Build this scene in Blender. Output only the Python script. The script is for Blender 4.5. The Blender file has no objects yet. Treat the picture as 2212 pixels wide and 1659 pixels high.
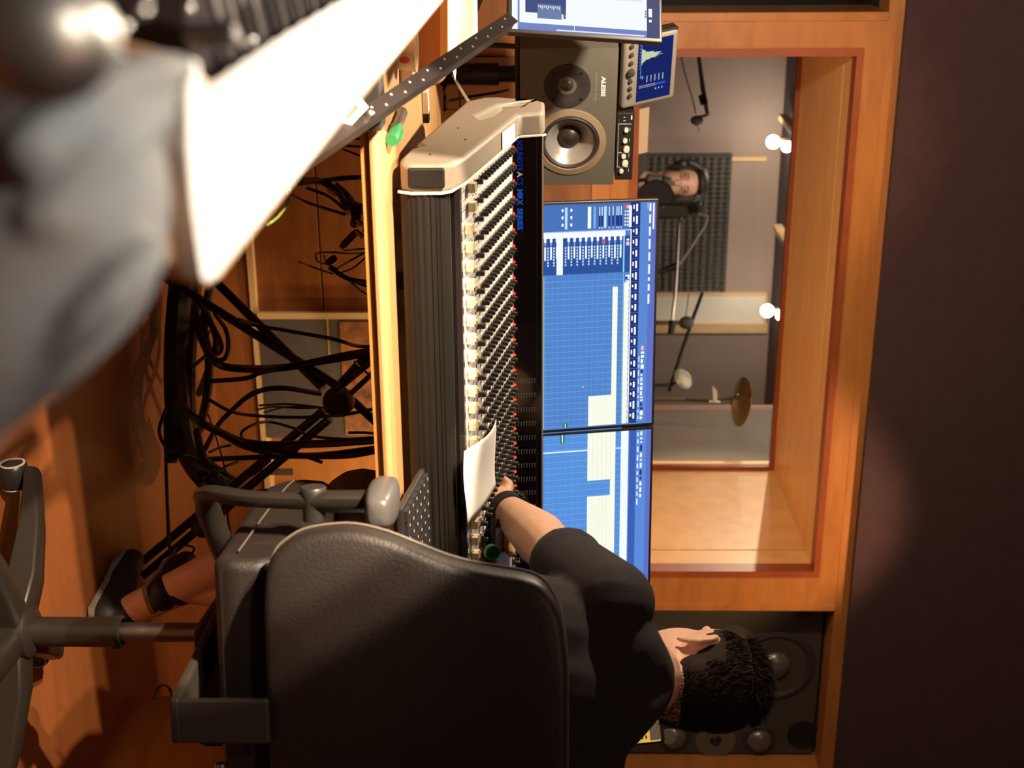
import bpy, bmesh, math, random
from mathutils import Vector, Matrix
random.seed(7)
SC = bpy.context.scene
COL = SC.collection
V = Vector
PI = math.pi

# ---------------------------------------------------------------- camera
F = 2900.0; YAW = math.radians(21); PIT = math.radians(-1.07)
CAM = V((0, 0, 1.0))
FW = V((math.sin(YAW)*math.cos(PIT), math.cos(YAW)*math.cos(PIT), math.sin(PIT)))
RT = V((math.cos(YAW), -math.sin(YAW), 0))
UP = RT.cross(FW)
cd = bpy.data.cameras.new('camera'); cam = bpy.data.objects.new('camera', cd); COL.objects.link(cam)
cd.sensor_fit = 'HORIZONTAL'; cd.sensor_width = 36; cd.lens = F/2212*36
cd.clip_start = 0.02
cd.dof.use_dof = True; cd.dof.focus_distance = 2.5; cd.dof.aperture_fstop = 5.6
m = Matrix((UP, -RT, -FW)).transposed().to_4x4(); m.translation = CAM   # the camera is held upright-rotated: image right is world up
cam.matrix_world = m
SC.camera = cam
SC.view_settings.view_transform = 'Standard'; SC.view_settings.look = 'None'
SC.view_settings.exposure = 0.0; SC.view_settings.gamma = 1.0; SC.view_settings.use_curve_mapping = False

# ---------------------------------------------------------------- world and lights
w = bpy.data.worlds.new('world'); SC.world = w; w.use_nodes = True
w.node_tree.nodes['Background'].inputs[0].default_value = (1.0, .62, .42, 1)
w.node_tree.nodes['Background'].inputs[1].default_value = 0.035

def light(name, kind, loc, energy, color, size=.03, target=None, angle=60, blend=.15, sy=None):
    l = bpy.data.lights.new(name, kind); o = bpy.data.objects.new(name, l); COL.objects.link(o)
    o.location = loc; l.energy = energy; l.color = color
    if kind == 'AREA':
        l.size = size
        if sy: l.shape = 'RECTANGLE'; l.size_y = sy
    else: l.shadow_soft_size = size
    if kind == 'SPOT': l.spot_size = math.radians(angle); l.spot_blend = blend
    if target is not None:
        o.rotation_euler = (V(target)-V(loc)).to_track_quat('-Z', 'Y').to_euler()
    return o
light('desk_lamp_light', 'POINT', (.10, 2.42, 1.50), 70, (1, .80, .56), .022)
light('notepad_fill', 'SPOT', (-.25, 1.15, 1.62), 105, (1, .86, .68), .03, (.08, .78, .88), 62, .4)  # added spot that bleaches the notepad, stands for no known lamp
light('cloth_fill', 'SPOT', (-.42, .05, 1.62), 42, (1, .88, .74), .05, (.10, .55, .86), 58, .5)  # added fill for the near cloth and the pad edge
light('timber_fill', 'AREA', (1.3, 3.2, 1.0), 6, (1, .66, .36), .7, (1.3, 4.2, 1.9))  # added area light that lifts the timber lining of the window
light('singer_fill', 'SPOT', (.95, 5.15, 2.25), 60, (1, .80, .62), .03, (1.45, 6.55, 1.70), 26, .5)  # spot added to brighten the singer's face
light('room_spot', 'SPOT', (-.62, .99, 1.60), 560, (1, .76, .52), .015, (1.42, 2.28, 0), 25, .12)
light('room_spot', 'SPOT', (-.50, .88, 1.62), 340, (1, .76, .52), .015, (1.45, 2.30, 0), 25, .12)
light('room_glow', 'AREA', (.3, -.6, 2.6), 11, (1, .62, .45), 1.2, (1.2, 2.2, .9))
light('low_wall_fill', 'SPOT', (2.00, 3.50, .74), 16, (1, .70, .32), .05, (1.70, 3.9, .58), 88, .5)  # light added out of sight behind the chair to brighten the lower wall
light('front_wall_fill', 'SPOT', (2.05, 3.05, 2.95), 112, (1, .62, .32), .04, (1.85, 3.95, .8), 52, .4)  # extra spot put in to lift the timber right of the window
light('front_wall_fill', 'SPOT', (.75, 3.0, 2.95), 44, (1, .58, .24), .04, (.75, 3.9, 1.0), 52, .6)  # unseen spot added for the timber on the left
light('booth_spot_light', 'POINT', (1.36, 7.15, 2.25), 11, (1, .88, .74), .03)
light('booth_spot_light', 'POINT', (2.25, 7.00, 2.25), 11, (1, .88, .74), .03)
for q_, e_ in (((.2, 6.6, 2.3), 210), ((1.36, 7.1, 2.24), 210), ((-.4, 5.6, 2.15), 120)):
    light('booth_beam', 'SPOT', q_, e_, (1, .82, .58), .02, (2.1, 4.3, 1.62), 30, .5)
light('booth_fill', 'AREA', (1.8, 5.6, 2.34), 8, (1, .85, .70), 1.2, (1.8, 6.0, 0))  # soft fill added below the booth ceiling

# ---------------------------------------------------------------- pixel rays (photo frame 2212 x 1659) -> real points at a chosen real distance / plane
def ray(x, y): return FW + RT*((y-829.5)/F) + UP*((x-1106)/F)
def P(x, y, d): return CAM + ray(x, y)*d
def PY(x, y, Y): v = ray(x, y); return CAM + v*(Y/v.y)
def PX(x, y, X): v = ray(x, y); return CAM + v*(X/v.x)
def PZ(x, y, Z): v = ray(x, y); return CAM + v*((Z-1)/v.z)

# ---------------------------------------------------------------- materials
def lin(c):
    return tuple((x/255/12.92 if x/255 <= .04045 else ((x/255+.055)/1.055)**2.4) for x in c) + (1,)
MATS = {}
def mat(name, col, rough=.6, metal=0, bump=0, bscale=200, var=0, vscale=6, stretch=None, coat=0, spec=None, trans=0, sheen=0, emit=None, estr=1, col2=None):
    m = bpy.data.materials.new(name); m.use_nodes = True; nt = m.node_tree; b = nt.nodes['Principled BSDF']
    c = tuple(col)+(1,) if len(col) == 3 else col
    b.inputs['Base Color'].default_value = c
    b.inputs['Roughness'].default_value = rough; b.inputs['Metallic'].default_value = metal
    if coat: b.inputs['Coat Weight'].default_value = coat; b.inputs['Coat Roughness'].default_value = .08
    if spec is not None: b.inputs['Specular IOR Level'].default_value = spec
    if trans: b.inputs['Transmission Weight'].default_value = trans
    if sheen: b.inputs['Sheen Weight'].default_value = sheen
    if emit: b.inputs['Emission Color'].default_value = tuple(emit)+(1,); b.inputs['Emission Strength'].default_value = estr
    if var or bump:
        tc = nt.nodes.new('ShaderNodeTexCoord'); mp = nt.nodes.new('ShaderNodeMapping')
        nt.links.new(tc.outputs['Object'], mp.inputs[0])
        if stretch: mp.inputs['Scale'].default_value = stretch
    if var:
        n = nt.nodes.new('ShaderNodeTexNoise'); n.inputs['Scale'].default_value = vscale; n.inputs['Detail'].default_value = 6
        n.inputs['Roughness'].default_value = .6
        nt.links.new(mp.outputs[0], n.inputs['Vector'])
        r = nt.nodes.new('ShaderNodeValToRGB')
        d = col2 if col2 else tuple(x*(1-var) for x in c[:3])
        r.color_ramp.elements[0].color = tuple(d[:3])+(1,); r.color_ramp.elements[1].color = tuple(min(1, x*(1+var*.4)) for x in c[:3])+(1,)
        r.color_ramp.elements[0].position = .3; r.color_ramp.elements[1].position = .7
        nt.links.new(n.outputs[0], r.inputs[0]); nt.links.new(r.outputs[0], b.inputs['Base Color'])
    if bump:
        n2 = nt.nodes.new('ShaderNodeTexNoise'); n2.inputs['Scale'].default_value = bscale; n2.inputs['Detail'].default_value = 3
        nt.links.new(mp.outputs[0] if not stretch else tc.outputs['Object'], n2.inputs['Vector'])
        bp = nt.nodes.new('ShaderNodeBump'); bp.inputs['Strength'].default_value = bump; bp.inputs['Distance'].default_value = .002
        nt.links.new(n2.outputs[0], bp.inputs['Height']); nt.links.new(bp.outputs[0], b.inputs['Normal'])
    MATS[name] = m
    return m
def emis(name, rgb255, s=1.0):
    m = bpy.data.materials.new(name); m.use_nodes = True; nt = m.node_tree; nt.nodes.clear()
    e = nt.nodes.new('ShaderNodeEmission'); o = nt.nodes.new('ShaderNodeOutputMaterial')
    e.inputs[0].default_value = lin(rgb255); e.inputs[1].default_value = s
    nt.links.new(e.outputs[0], o.inputs[0]); return m

wood = mat('orange_wood', (.44, .165, .042), .42, var=.22, vscale=5, stretch=(1, 1, 5), bump=.1, bscale=60)
wood_side = mat('honey_wood', (.78, .46, .18), .38, var=.14, vscale=4, stretch=(1, 4, 4))
wood_red = mat('red_brown_wood', (.30, .07, .022), .4, var=.2, vscale=8)
plank = mat('plank_wood', (.31, .105, .026), .45, var=.3, vscale=4, stretch=(1, 1, 6), bump=.1, bscale=50)
floorm = mat('floor_wood', (.27, .088, .026), .42, var=.25, vscale=3, stretch=(1, 4, 1), bump=.05, bscale=40)
deskm = mat('desk_wood', (.56, .31, .135), .45, var=.1, vscale=5, stretch=(1, 6, 1))
pale = mat('pale_wood', (.72, .48, .24), .5, var=.1, vscale=6)
fabric = mat('dark_wall_fabric', (.060, .027, .032), .95, var=.15, vscale=20, bump=.5, bscale=900)
black = mat('black_plastic', (.018, .016, .015), .45)
blackgloss = mat('black_gloss', (.012, .010, .010), .09, coat=.4)
blackcable = mat('black_cable', (.010, .009, .009), .5)
blackmetal = mat('black_metal', (.02, .018, .018), .4, metal=.3)
ribblack = mat('black_vinyl', (.006, .005, .004), .55, bump=.2, bscale=300, spec=.25)
leather = mat('dark_leather', (.013, .009, .008), .5, var=.2, vscale=10, bump=.35, bscale=260)
chairplastic = mat('chair_plastic', (.014, .011, .009), .38)
greyplastic = mat('grey_beige_plastic', (.20, .172, .135), .55, bump=.15, bscale=500)
darkgrey = mat('dark_grey_plastic', (.07, .06, .05), .6)
creamline = mat('cream_trim', (.75, .68, .55), .4)
panelm = mat('grey_metal_panel', (.60, .60, .62), .42, metal=.1)
knobm = mat('black_knob', (.022, .02, .018), .42)
capm = mat('cream_fader_cap', (.74, .62, .42), .45)
chrome = mat('chrome', (.75, .72, .68), .18, metal=1)
steel = mat('brushed_steel', (.42, .39, .36), .32, metal=1)
white = mat('white_paper', (.88, .87, .84), .8)
whitep = mat('white_plastic', (.72, .68, .6), .5)
spkgrey = mat('speaker_grey', (.115, .108, .09), .6, bump=.25, bscale=400)
spkdark = mat('speaker_rubber', (.035, .028, .03), .5)
cone = mat('speaker_cone', (.36, .34, .33), .35, metal=.35)
skin = mat('skin', (.70, .40, .27), .5, var=.12, vscale=30, bump=.12, bscale=300)
skin_b = mat('booth_skin', (.72, .42, .29), .5)
shirt = mat('black_cotton', (.012, .008, .011), .9, bump=.3, bscale=500)
hairm = mat('brown_hair', (.022, .011, .006), .8, var=.4, vscale=40, spec=.2)
boothwall = mat('booth_wall_cloth', (.36, .265, .225), .85, var=.06, vscale=2)
boothgrey = mat('booth_grey_panel', (.34, .30, .26), .8)
foamm = mat('charcoal_foam', (.085, .075, .066), .9)
greenp = mat('green_plastic', (.015, .15, .05), .4)

# ---------------------------------------------------------------- mesh helpers
class MB:
    """collects shapes in world coordinates; build() links them as one mesh object"""
    def __init__(s): s.v = []; s.f = []; s.mi = []; s.cur = 0
    def add(s, vs, fs):
        n = len(s.v); s.v += [V(a) for a in vs]; s.f += [tuple(n+i for i in f) for f in fs]; s.mi += [s.cur]*len(fs); return s
    def box(s, a, b):
        (x0, y0, z0), (x1, y1, z1) = a, b
        return s.add([(x0,y0,z0),(x1,y0,z0),(x1,y1,z0),(x0,y1,z0),(x0,y0,z1),(x1,y0,z1),(x1,y1,z1),(x0,y1,z1)],
                     [(0,3,2,1),(4,5,6,7),(0,1,5,4),(1,2,6,5),(2,3,7,6),(3,0,4,7)])
    def fbox(s, fr, a, b):
        (x0, y0, z0), (x1, y1, z1) = a, b
        return s.add([fr(*q) for q in [(x0,y0,z0),(x1,y0,z0),(x1,y1,z0),(x0,y1,z0),(x0,y0,z1),(x1,y0,z1),(x1,y1,z1),(x0,y1,z1)]],
                     [(0,3,2,1),(4,5,6,7),(0,1,5,4),(1,2,6,5),(2,3,7,6),(3,0,4,7)])
    def poly(s, pts): return s.add(pts, [tuple(range(len(pts)))])
    def prism(s, pts, d):
        n = len(pts); d = V(d); p2 = [V(p)+d for p in pts]
        s.add(list(pts)+p2, [tuple(range(n))[::-1], tuple(range(n, 2*n))]+[(i, (i+1) % n, n+(i+1) % n, n+i) for i in range(n)])
        return s
    def tube(s, pts, r, n=8, cap=True, flat=1.0):
        pts = [V(p) for p in pts]; N = len(pts)
        rr = r if isinstance(r, (list, tuple)) else [r]*N
        up = None; base = len(s.v); vs = []
        for i, p in enumerate(pts):
            t = (pts[min(i+1, N-1)]-pts[max(i-1, 0)]).normalized()
            if up is None: up = t.cross(V((0, 0, 1))) if abs(t.z) < .9 else t.cross(V((1, 0, 0)))
            up = (up - t*up.dot(t)).normalized(); w_ = t.cross(up)
            for k in range(n):
                a = 2*PI*k/n; vs.append(p + up*math.cos(a)*rr[i] + w_*math.sin(a)*rr[i]*flat)
        fs = [(i*n+k, i*n+(k+1) % n, (i+1)*n+(k+1) % n, (i+1)*n+k) for i in range(N-1) for k in range(n)]
        if cap: fs += [tuple(range(n))[::-1], tuple((N-1)*n+k for k in range(n))]
        return s.add(vs, fs)
    def cyl(s, a, b, r, r2=None, n=20): return s.tube([a, b], [r, r if r2 is None else r2], n)
    def lathe(s, o, ax, prof, n=32):
        """prof: list of (radius, height along ax)"""
        o = V(o); ax = V(ax).normalized(); u = ax.cross(V((0, 0, 1))) if abs(ax.z) < .9 else ax.cross(V((1, 0, 0)))
        u.normalize(); w_ = ax.cross(u); vs = []
        for (r, h) in prof:
            for k in range(n):
                a = 2*PI*k/n; vs.append(o+ax*h+(u*math.cos(a)+w_*math.sin(a))*max(r, 1e-5))
        N = len(prof)
        fs = [(i*n+k, i*n+(k+1) % n, (i+1)*n+(k+1) % n, (i+1)*n+k) for i in range(N-1) for k in range(n)]
        return s.add(vs, fs)
    def ell(s, c, r, rot=None, n=20, m=12):
        c = V(c); vs = []; r = V(r)
        for i in range(m+1):
            th = PI*i/m
            for k in range(n):
                a = 2*PI*k/n; q = V((math.sin(th)*math.cos(a)*r.x, math.sin(th)*math.sin(a)*r.y, math.cos(th)*r.z))
                if rot: q = rot @ q
                vs.append(c+q)
        return s.add(vs, [(i*n+k, i*n+(k+1) % n, (i+1)*n+(k+1) % n, (i+1)*n+k) for i in range(m) for k in range(n)])
    def caps(s, a, b, ra, rb, n=12, m=5):
        """tapered capsule with ball ends"""
        a = V(a); b = V(b); t = (b-a).normalized(); pts = []; rr = []
        for i in range(m+1):
            th = PI/2*i/m; pts.append(a - t*ra*math.cos(th)); rr.append(max(ra*math.sin(th), 1e-4))
        for i in range(m+1):
            th = PI/2*i/m; pts.append(b + t*rb*math.sin(th)); rr.append(max(rb*math.cos(th), 1e-4))
        return s.tube(pts, rr, n)
    def grid(s, fn, nu, nv):
        vs = [fn(i/nu, j/nv) for i in range(nu+1) for j in range(nv+1)]
        return s.add(vs, [(i*(nv+1)+j, (i+1)*(nv+1)+j, (i+1)*(nv+1)+j+1, i*(nv+1)+j+1) for i in range(nu) for j in range(nv)])
    def mesh(s, me, fr, mi=None):
        vs = [fr(*v.co) for v in me.vertices]; return s.add(vs, [tuple(p.vertices) for p in me.polygons])
    def build(s, name, mats, parent=None, smooth=False, bevel=0, seg=2, origin=None, subsurf=0, remesh=0, smooths=0, sharp=40):
        me = bpy.data.meshes.new(name)
        if parent is not None: og = ORG[parent.name]
        elif origin is not None: og = V(origin)
        else:
            mn = [min(v[i] for v in s.v) for i in range(3)]; mx = [max(v[i] for v in s.v) for i in range(3)]
            og = V(((mn[0]+mx[0])/2, (mn[1]+mx[1])/2, mn[2]))
        me.from_pydata([v-og for v in s.v], [], s.f)
        for q in (mats if isinstance(mats, (list, tuple)) else [mats]): me.materials.append(q)
        me.polygons.foreach_set('material_index', s.mi)
        bm = bmesh.new(); bm.from_mesh(me); bmesh.ops.remove_doubles(bm, verts=bm.verts, dist=2e-6)
        bmesh.ops.recalc_face_normals(bm, faces=bm.faces); bm.to_mesh(me); bm.free()
        if smooth:
            me.polygons.foreach_set('use_smooth', [True]*len(me.polygons))
            if not remesh and not subsurf: me.set_sharp_from_angle(angle=math.radians(sharp))
        o = bpy.data.objects.new(name, me); COL.objects.link(o)
        if parent is not None: o.parent = parent
        else: o.location = og
        ORG[o.name] = og
        if bevel:
            md = o.modifiers.new('bevel', 'BEVEL'); md.width = bevel; md.segments = seg; md.limit_method = 'ANGLE'; md.angle_limit = math.radians(35)
        if remesh:
            md = o.modifiers.new('remesh', 'REMESH'); md.mode = 'VOXEL'; md.voxel_size = remesh; md.use_smooth_shade = True
            if smooths: md = o.modifiers.new('smooth', 'SMOOTH'); md.iterations = smooths; md.factor = .5
        if subsurf:
            md = o.modifiers.new('subsurf', 'SUBSURF'); md.levels = subsurf; md.render_levels = subsurf
        return o
ORG = {}
def tag(o, label=None, cat=None, group=None, kind=None):
    if label: o['label'] = label
    if cat: o['category'] = cat
    if group: o['group'] = group
    if kind: o['kind'] = kind
    return o
def thing(name, loc, label, cat, group=None):
    o = bpy.data.objects.new(name, None); COL.objects.link(o); o.location = loc; o.empty_display_size = .05
    ORG[o.name] = V(loc); return tag(o, label, cat, group)
def struct(name, mb, m_, parent=None, **k):
    o = mb.build(name, m_, parent, **k)
    if parent is None: o['kind'] = 'structure'
    return o
def frame(o, right, up):
    o = V(o); r = V(right).normalized(); out = r.cross(V(up)).normalized(); u = out.cross(r).normalized()
    return lambda a, b, c=0.0: o + r*a + u*b + out*c      # out points to the viewer when right x up does
def catmull(pts, n=6):
    pts = [V(p) for p in pts]; out = []
    q = [pts[0]*2-pts[1]]+pts+[pts[-1]*2-pts[-2]]
    for i in range(1, len(q)-2):
        for k in range(n):
            t = k/n; a, b, c, d = q[i-1:i+3]
            out.append(.5*((2*b)+(c-a)*t+(2*a-5*b+4*c-d)*t*t+(3*b-a-3*c+d)*t**3))
    out.append(pts[-1]); return out
_txt = {}
def text_mesh(body, size, ext=.0004, bold=0.0, space=1.0):
    cu = bpy.data.curves.new('lettering', 'FONT'); cu.body = body; cu.size = size; cu.extrude = ext; cu.offset = bold; cu.space_character = space
    cu.resolution_u = 2
    o = bpy.data.objects.new('lettering', cu); COL.objects.link(o)
    me = bpy.data.meshes.new_from_object(o.evaluated_get(bpy.context.evaluated_depsgraph_get()))
    bpy.data.objects.remove(o); return me
# ================================================================ the room
YW = 3.9                      # plane of the front wall; x along it, z up
def wallbox(x0, x1, z0, z1, y0=YW, y1=YW+.12): return MB().box((x0, y0, z0), (x1, y1, z1))
b = MB().box((-2.2, -1.6, -.1), (4.4, YW+.12, 0)); struct('floor', b, floorm)
b = MB().box((-2.2, -1.6, 3.0), (4.4, YW+.12, 3.1)); struct('ceiling', b, fabric)
struct('wall_upper', wallbox(-1.6, 4.3, 2.03, 3.0, YW-.02), fabric)
struct('wall_left', MB().box((-2.3, -1.6, 0), (-2.2, YW+.12, 3.0)), fabric)
struct('wall_right', MB().box((4.4, -1.6, 0), (4.5, YW+.12, 3.0)), wood)
struct('wall_back', MB().box((-2.2, -1.7, 0), (4.4, -1.6, 3.0)), fabric)
# timber surround of the control room window
b = MB()
for q in ((.405, .48, 1.215, 1.985), (2.175, 2.275, 1.215, 1.985), (.48, 2.175, 1.925, 1.985)): b.box((q[0], YW, q[2]), (q[1], YW+.11, q[3]))
struct('wall_front', b, wood)
struct('trim_1', wallbox(-1.6, 4.3, 1.985, 2.03), wood, bevel=.002)
b = MB()
for q in ((.38, .405, 1.16, 1.985), (2.275, 2.30, 1.16, 1.985), (2.945, 2.97, 1.16, 1.985)): b.box((q[0], YW-.006, q[2]), (q[1], YW+.2, q[3]))
struct('trim_2', b, wood, bevel=.002)
b = MB()
for q in ((.48, .502, 1.27, 1.925), (2.153, 2.175, 1.27, 1.925), (.502, 2.153, 1.905, 1.925), (.48, 2.175, 1.27, 1.295)): b.box((q[0], YW-.004, q[2]), (q[1], YW+.05, q[3]))
struct('trim_3', b, wood_red)
# deep lining of the opening, up to the pane at the far side of the double wall
YG = 4.72
b = MB()
for y0, y1 in ((YW+.05, 4.045), (4.052, YG+.06)):
    b.box((.46, y0, 1.25), (.50, y1, 1.95)); b.box((2.155, y0, 1.25), (2.195, y1, 1.95))
    b.box((.50, y0, 1.905), (2.155, y1, 1.95)); b.box((.50, y0, 1.25), (2.155, y1, 1.293))
b.cur = 1
b.box((.455, 4.04, 1.245), (.496, 4.056, 1.955)); b.box((2.159, 4.04, 1.245), (2.2, 4.056, 1.955)); b.box((.49, 4.04, 1.909), (2.16, 4.056, 1.955)); b.box((.49, 4.04, 1.245), (2.16, 4.056, 1.289))
struct('trim_4', b, [wood_side, black])
b = MB()
win = b.box((.50, YG-.03, 1.89), (2.155, YG, 1.905)).box((.50, YG-.03, 1.293), (2.155, YG, 1.308)).box((.50, YG-.03, 1.308), (.515, YG, 1.89)).box((2.14, YG-.03, 1.308), (2.155, YG, 1.89))
wo = struct('window_1', win, wood_red)
g = bpy.data.materials.new('window_glass'); g.use_nodes = True; nt = g.node_tree; nt.nodes.clear()
o_ = nt.nodes.new('ShaderNodeOutputMaterial'); mx = nt.nodes.new('ShaderNodeMixShader'); tr = nt.nodes.new('ShaderNodeBsdfTransparent'); gl = nt.nodes.new('ShaderNodeBsdfGlossy'); fz = nt.nodes.new('ShaderNodeFresnel')
fz.inputs[0].default_value = 1.35; gl.inputs['Roughness'].default_value = .02; tr.inputs[0].default_value = (.95, .95, .94, 1)
nt.links.new(fz.outputs[0], mx.inputs[0]); nt.links.new(tr.outputs[0], mx.inputs[1]); nt.links.new(gl.outputs[0], mx.inputs[2]); nt.links.new(mx.outputs[0], o_.inputs[0])
struct('pane', MB().box((.515, YG-.018, 1.308), (2.14, YG-.012, 1.89)), g, parent=wo)
# wall below the window: tongue-and-groove planks on the left, a smooth panel on the right
b = MB()
zs = [0.15, .345, .555, .775, 1.0, 1.16]
for i in range(5): b.box((-1.6, YW, zs[i]+(.004 if i else 0)), (1.29, YW+.12, zs[i+1]))
struct('wall_lower', b, plank, bevel=.002)
struct('wall_below_window', MB().box((-1.6, YW+.03, .0), (4.3, YW+.14, 1.16)), wood)
struct('trim_5', MB().box((1.29, YW-.02, .15), (1.325, YW+.03, .84)), pale, bevel=.002)
b = MB().box((-1.6, YW-.008, 1.16), (4.3, YW+.14, 1.215)); struct('trim_6', b, wood, bevel=.002)
b = MB().box((.48, YW+.0, 1.215), (2.175, YW+.11, 1.27)); struct('trim_7', b, wood)
b = MB(); b.box((-1.6, YW-.02, 0), (4.3, YW+.03, .13)); b.cur = 1; b.box((-1.6, YW-.03, .13), (4.3, YW+.03, .15))
struct('baseboard_front', b, [plank, pale], bevel=.001)
# dark recesses for the large loudspeakers left and right of the window
for nm, x0, x1 in (('wall_recess_left', -.30, .38), ('wall_recess_right', 2.30, 2.945)):
    b = MB().box((x0, 4.40, 1.215), (x1, 4.42, 1.985)).box((x0-.02, YW+.01, 1.215), (x0, 4.42, 1.985)).box((x1, YW+.2, 1.215), (x1+.02, 4.42, 1.985)).box((x0, YW+.12, 1.985), (x1, 4.42, 2.0)).box((x0, YW+.12, 1.20), (x1, 4.42, 1.215))
    struct(nm, b, black)
struct('wall_front_right', wallbox(2.97, 4.3, 1.215, 1.985), wood)
struct('wall_front_left', wallbox(-1.6, -.32, 1.215, 1.985), wood)

# ---------------------------------------------------------------- the booth beyond the glass
YB = 7.6
struct('floor_booth', MB().box((-1.2, YG+.06, -.1), (4.6, YB+.1, 0)), floorm)
struct('ceiling_booth', MB().box((-1.2, YG+.06, 2.38), (4.6, YB+.1, 2.48)), mat('booth_ceiling', (.045, .035, .04), .8))
struct('wall_booth_back', MB().box((-1.2, YB, 0), (4.6, YB+.1, 2.38)), boothwall)
struct('wall_booth_left', MB().box((-1.3, YG+.06, 0), (-1.2, YB, 2.38)), boothwall)
struct('wall_booth_far_right', MB().box((4.6, YG+.06, 0), (4.7, YB, 2.38)), boothwall)
struct('wall_booth_front', MB().box((-1.2, YG+.06, 1.95), (4.6, YG+.1, 2.38)).box((-1.2, YG+.06, 0), (4.6, YG+.1, 1.25)).box((-1.2, YG+.06, 1.25), (.46, YG+.1, 1.95)).box((2.27, YG+.06, 1.25), (4.6, YG+.1, 1.95)), boothwall)
ye = PX(1600, 885, 2.25).y
struct('wall_booth_right', MB().box((2.25, YG+.1, 0), (2.33, ye, 2.38)), boothgrey)
struct('trim_8', MB().box((2.235, ye-.005, 0), (2.34, ye+.02, 2.38)), mat('pink_trim', (.62, .42, .36), .5))
struct('trim_9', MB().box((2.195, YG+.062, 1.25), (2.25, YG+.10, 1.95)), creamline)
def bx(y, x=1500, Y=YB): return PY(x, y, Y).x
b = MB().box((bx(338), YB-.02, 0), (bx(347), YB, 2.30)); struct('trim_10', b, pale)
# white board and timber post beside the foam
b = MB().box((bx(637), YB-.03, .3), (bx(695), YB, PY(1650, 665, YB).z)); struct('wall_booth_board', b, mat('white_board', (.80, .72, .60), .5))
b = MB().box((bx(695), YB-.05, 0), (bx(714), YB, PY(1655, 700, YB).z)); struct('trim_11', b, pale)
b = MB().box((bx(629), YB-.02, 0), (bx(637), YB, PY(1655, 635, YB).z)).box((bx(637), YB-.02, PY(1650, 665, YB).z), (bx(695), YB, PY(1655, 665, YB).z)); struct('trim_12', b, pale)
# ================================================================ desk
ZD = .785
dk = thing('studio_desk', (.9, 2.3, 0), 'wide pale wooden studio desk carrying the mixing console', 'desk')
MB().box((-.9, 1.81, ZD-.014), (2.25, 3.02, ZD)).build('desk_top', deskm, dk, bevel=.006)
MB().box((-.9, 1.822, ZD-.026), (2.25, 1.85, ZD-.0145)).build('front_rail', wood, dk)
MB().box((-.9, 2.97, ZD-.10), (2.25, 2.99, ZD-.0145)).build('rear_rail', wood, dk)
MB().box((-.62, 1.86, 0), (-.58, 2.95, ZD-.0145)).build('side_panel', wood, dk)
MB().box((1.89, 1.90, 0), (1.93, 2.785, ZD-.0145)).build('side_panel', wood, dk)

# ================================================================ mixing console
XL, XR = .442, 1.86
Yf, Zf, Yr, Zr = 1.995, .882, 2.37, .955
pl = V((0, Yr-Yf, Zr-Zf)); PL = pl.length; pd = pl.normalized(); pn = V((0, -pd.z, pd.y))
def pan(X, t, h=0.0): return V((X, Yf, Zf)) + pd*(PL*t) + pn*h
def pan_hit(x, y, h=0.0):
    v = ray(x, y); o = V((0, Yf, Zf))+pn*h
    return CAM + v*((o-CAM).dot(pn)/v.dot(pn))
con = thing('mixing_console', (1.15, 2.2, ZD), 'long analogue mixing console with black padded front and cream faders', 'mixing console')
# body under the panel
prof = [(1.975, .805), (2.50, .872), (2.54, .91), (2.50, 1.0), (2.375, 1.0), (2.375, Zr-.002), (1.99, Zf-.004), (1.975, .868)]
MB().prism([(XL, y, z) for y, z in prof], (XR-XL, 0, 0)).build('body', darkgrey, con)
MB().prism([pan(XL, 0, -.001), pan(XL, 0, .001), pan(XL, 1, .001), pan(XL, 1, -.001)], (XR-XL, 0, 0)).build('control_panel', panelm, con)
# black padded armrest with fine ribs
cs = []
arc = [(1.985, .800), (1.962, .797), (1.943, .800), (1.930, .810), (1.925, .825), (1.926, .845), (1.932, .858), (1.945, .8655), (1.962, .868), (1.975, .868)]
fine = catmull([V((0, a, c)) for a, c in arc], 8)
fine2 = []
for i, p in enumerate(fine):
    off = 0
    if .812 < p.z < .862 and p.y < 1.94: off = .0012*(1 if (i % 4) < 2 else -1)
    fine2.append(V((0, p.y-off, p.z)))
fine2 += [V((0, 1.985, .868))]
MB().prism([V((XL, p.y, p.z)) for p in fine2], (XR-XL, 0, 0)).build('armrest', ribblack, con, smooth=True, sharp=50)
MB().box((XL, 1.971, .868), (XR, 1.9955, .8700)).build('trim_strip', steel, con, bevel=.001)
MB().prism([(XL, 1.975, .8702), (XL, 1.970, .876), (XL, 1.975, .884), (XL, 1.985, .8865), (XL, 1.9955, .885), (XL, 1.9955, .8702)], (XR-XL, 0, 0)).build('front_roll', blackgloss, con, smooth=True)
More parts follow.
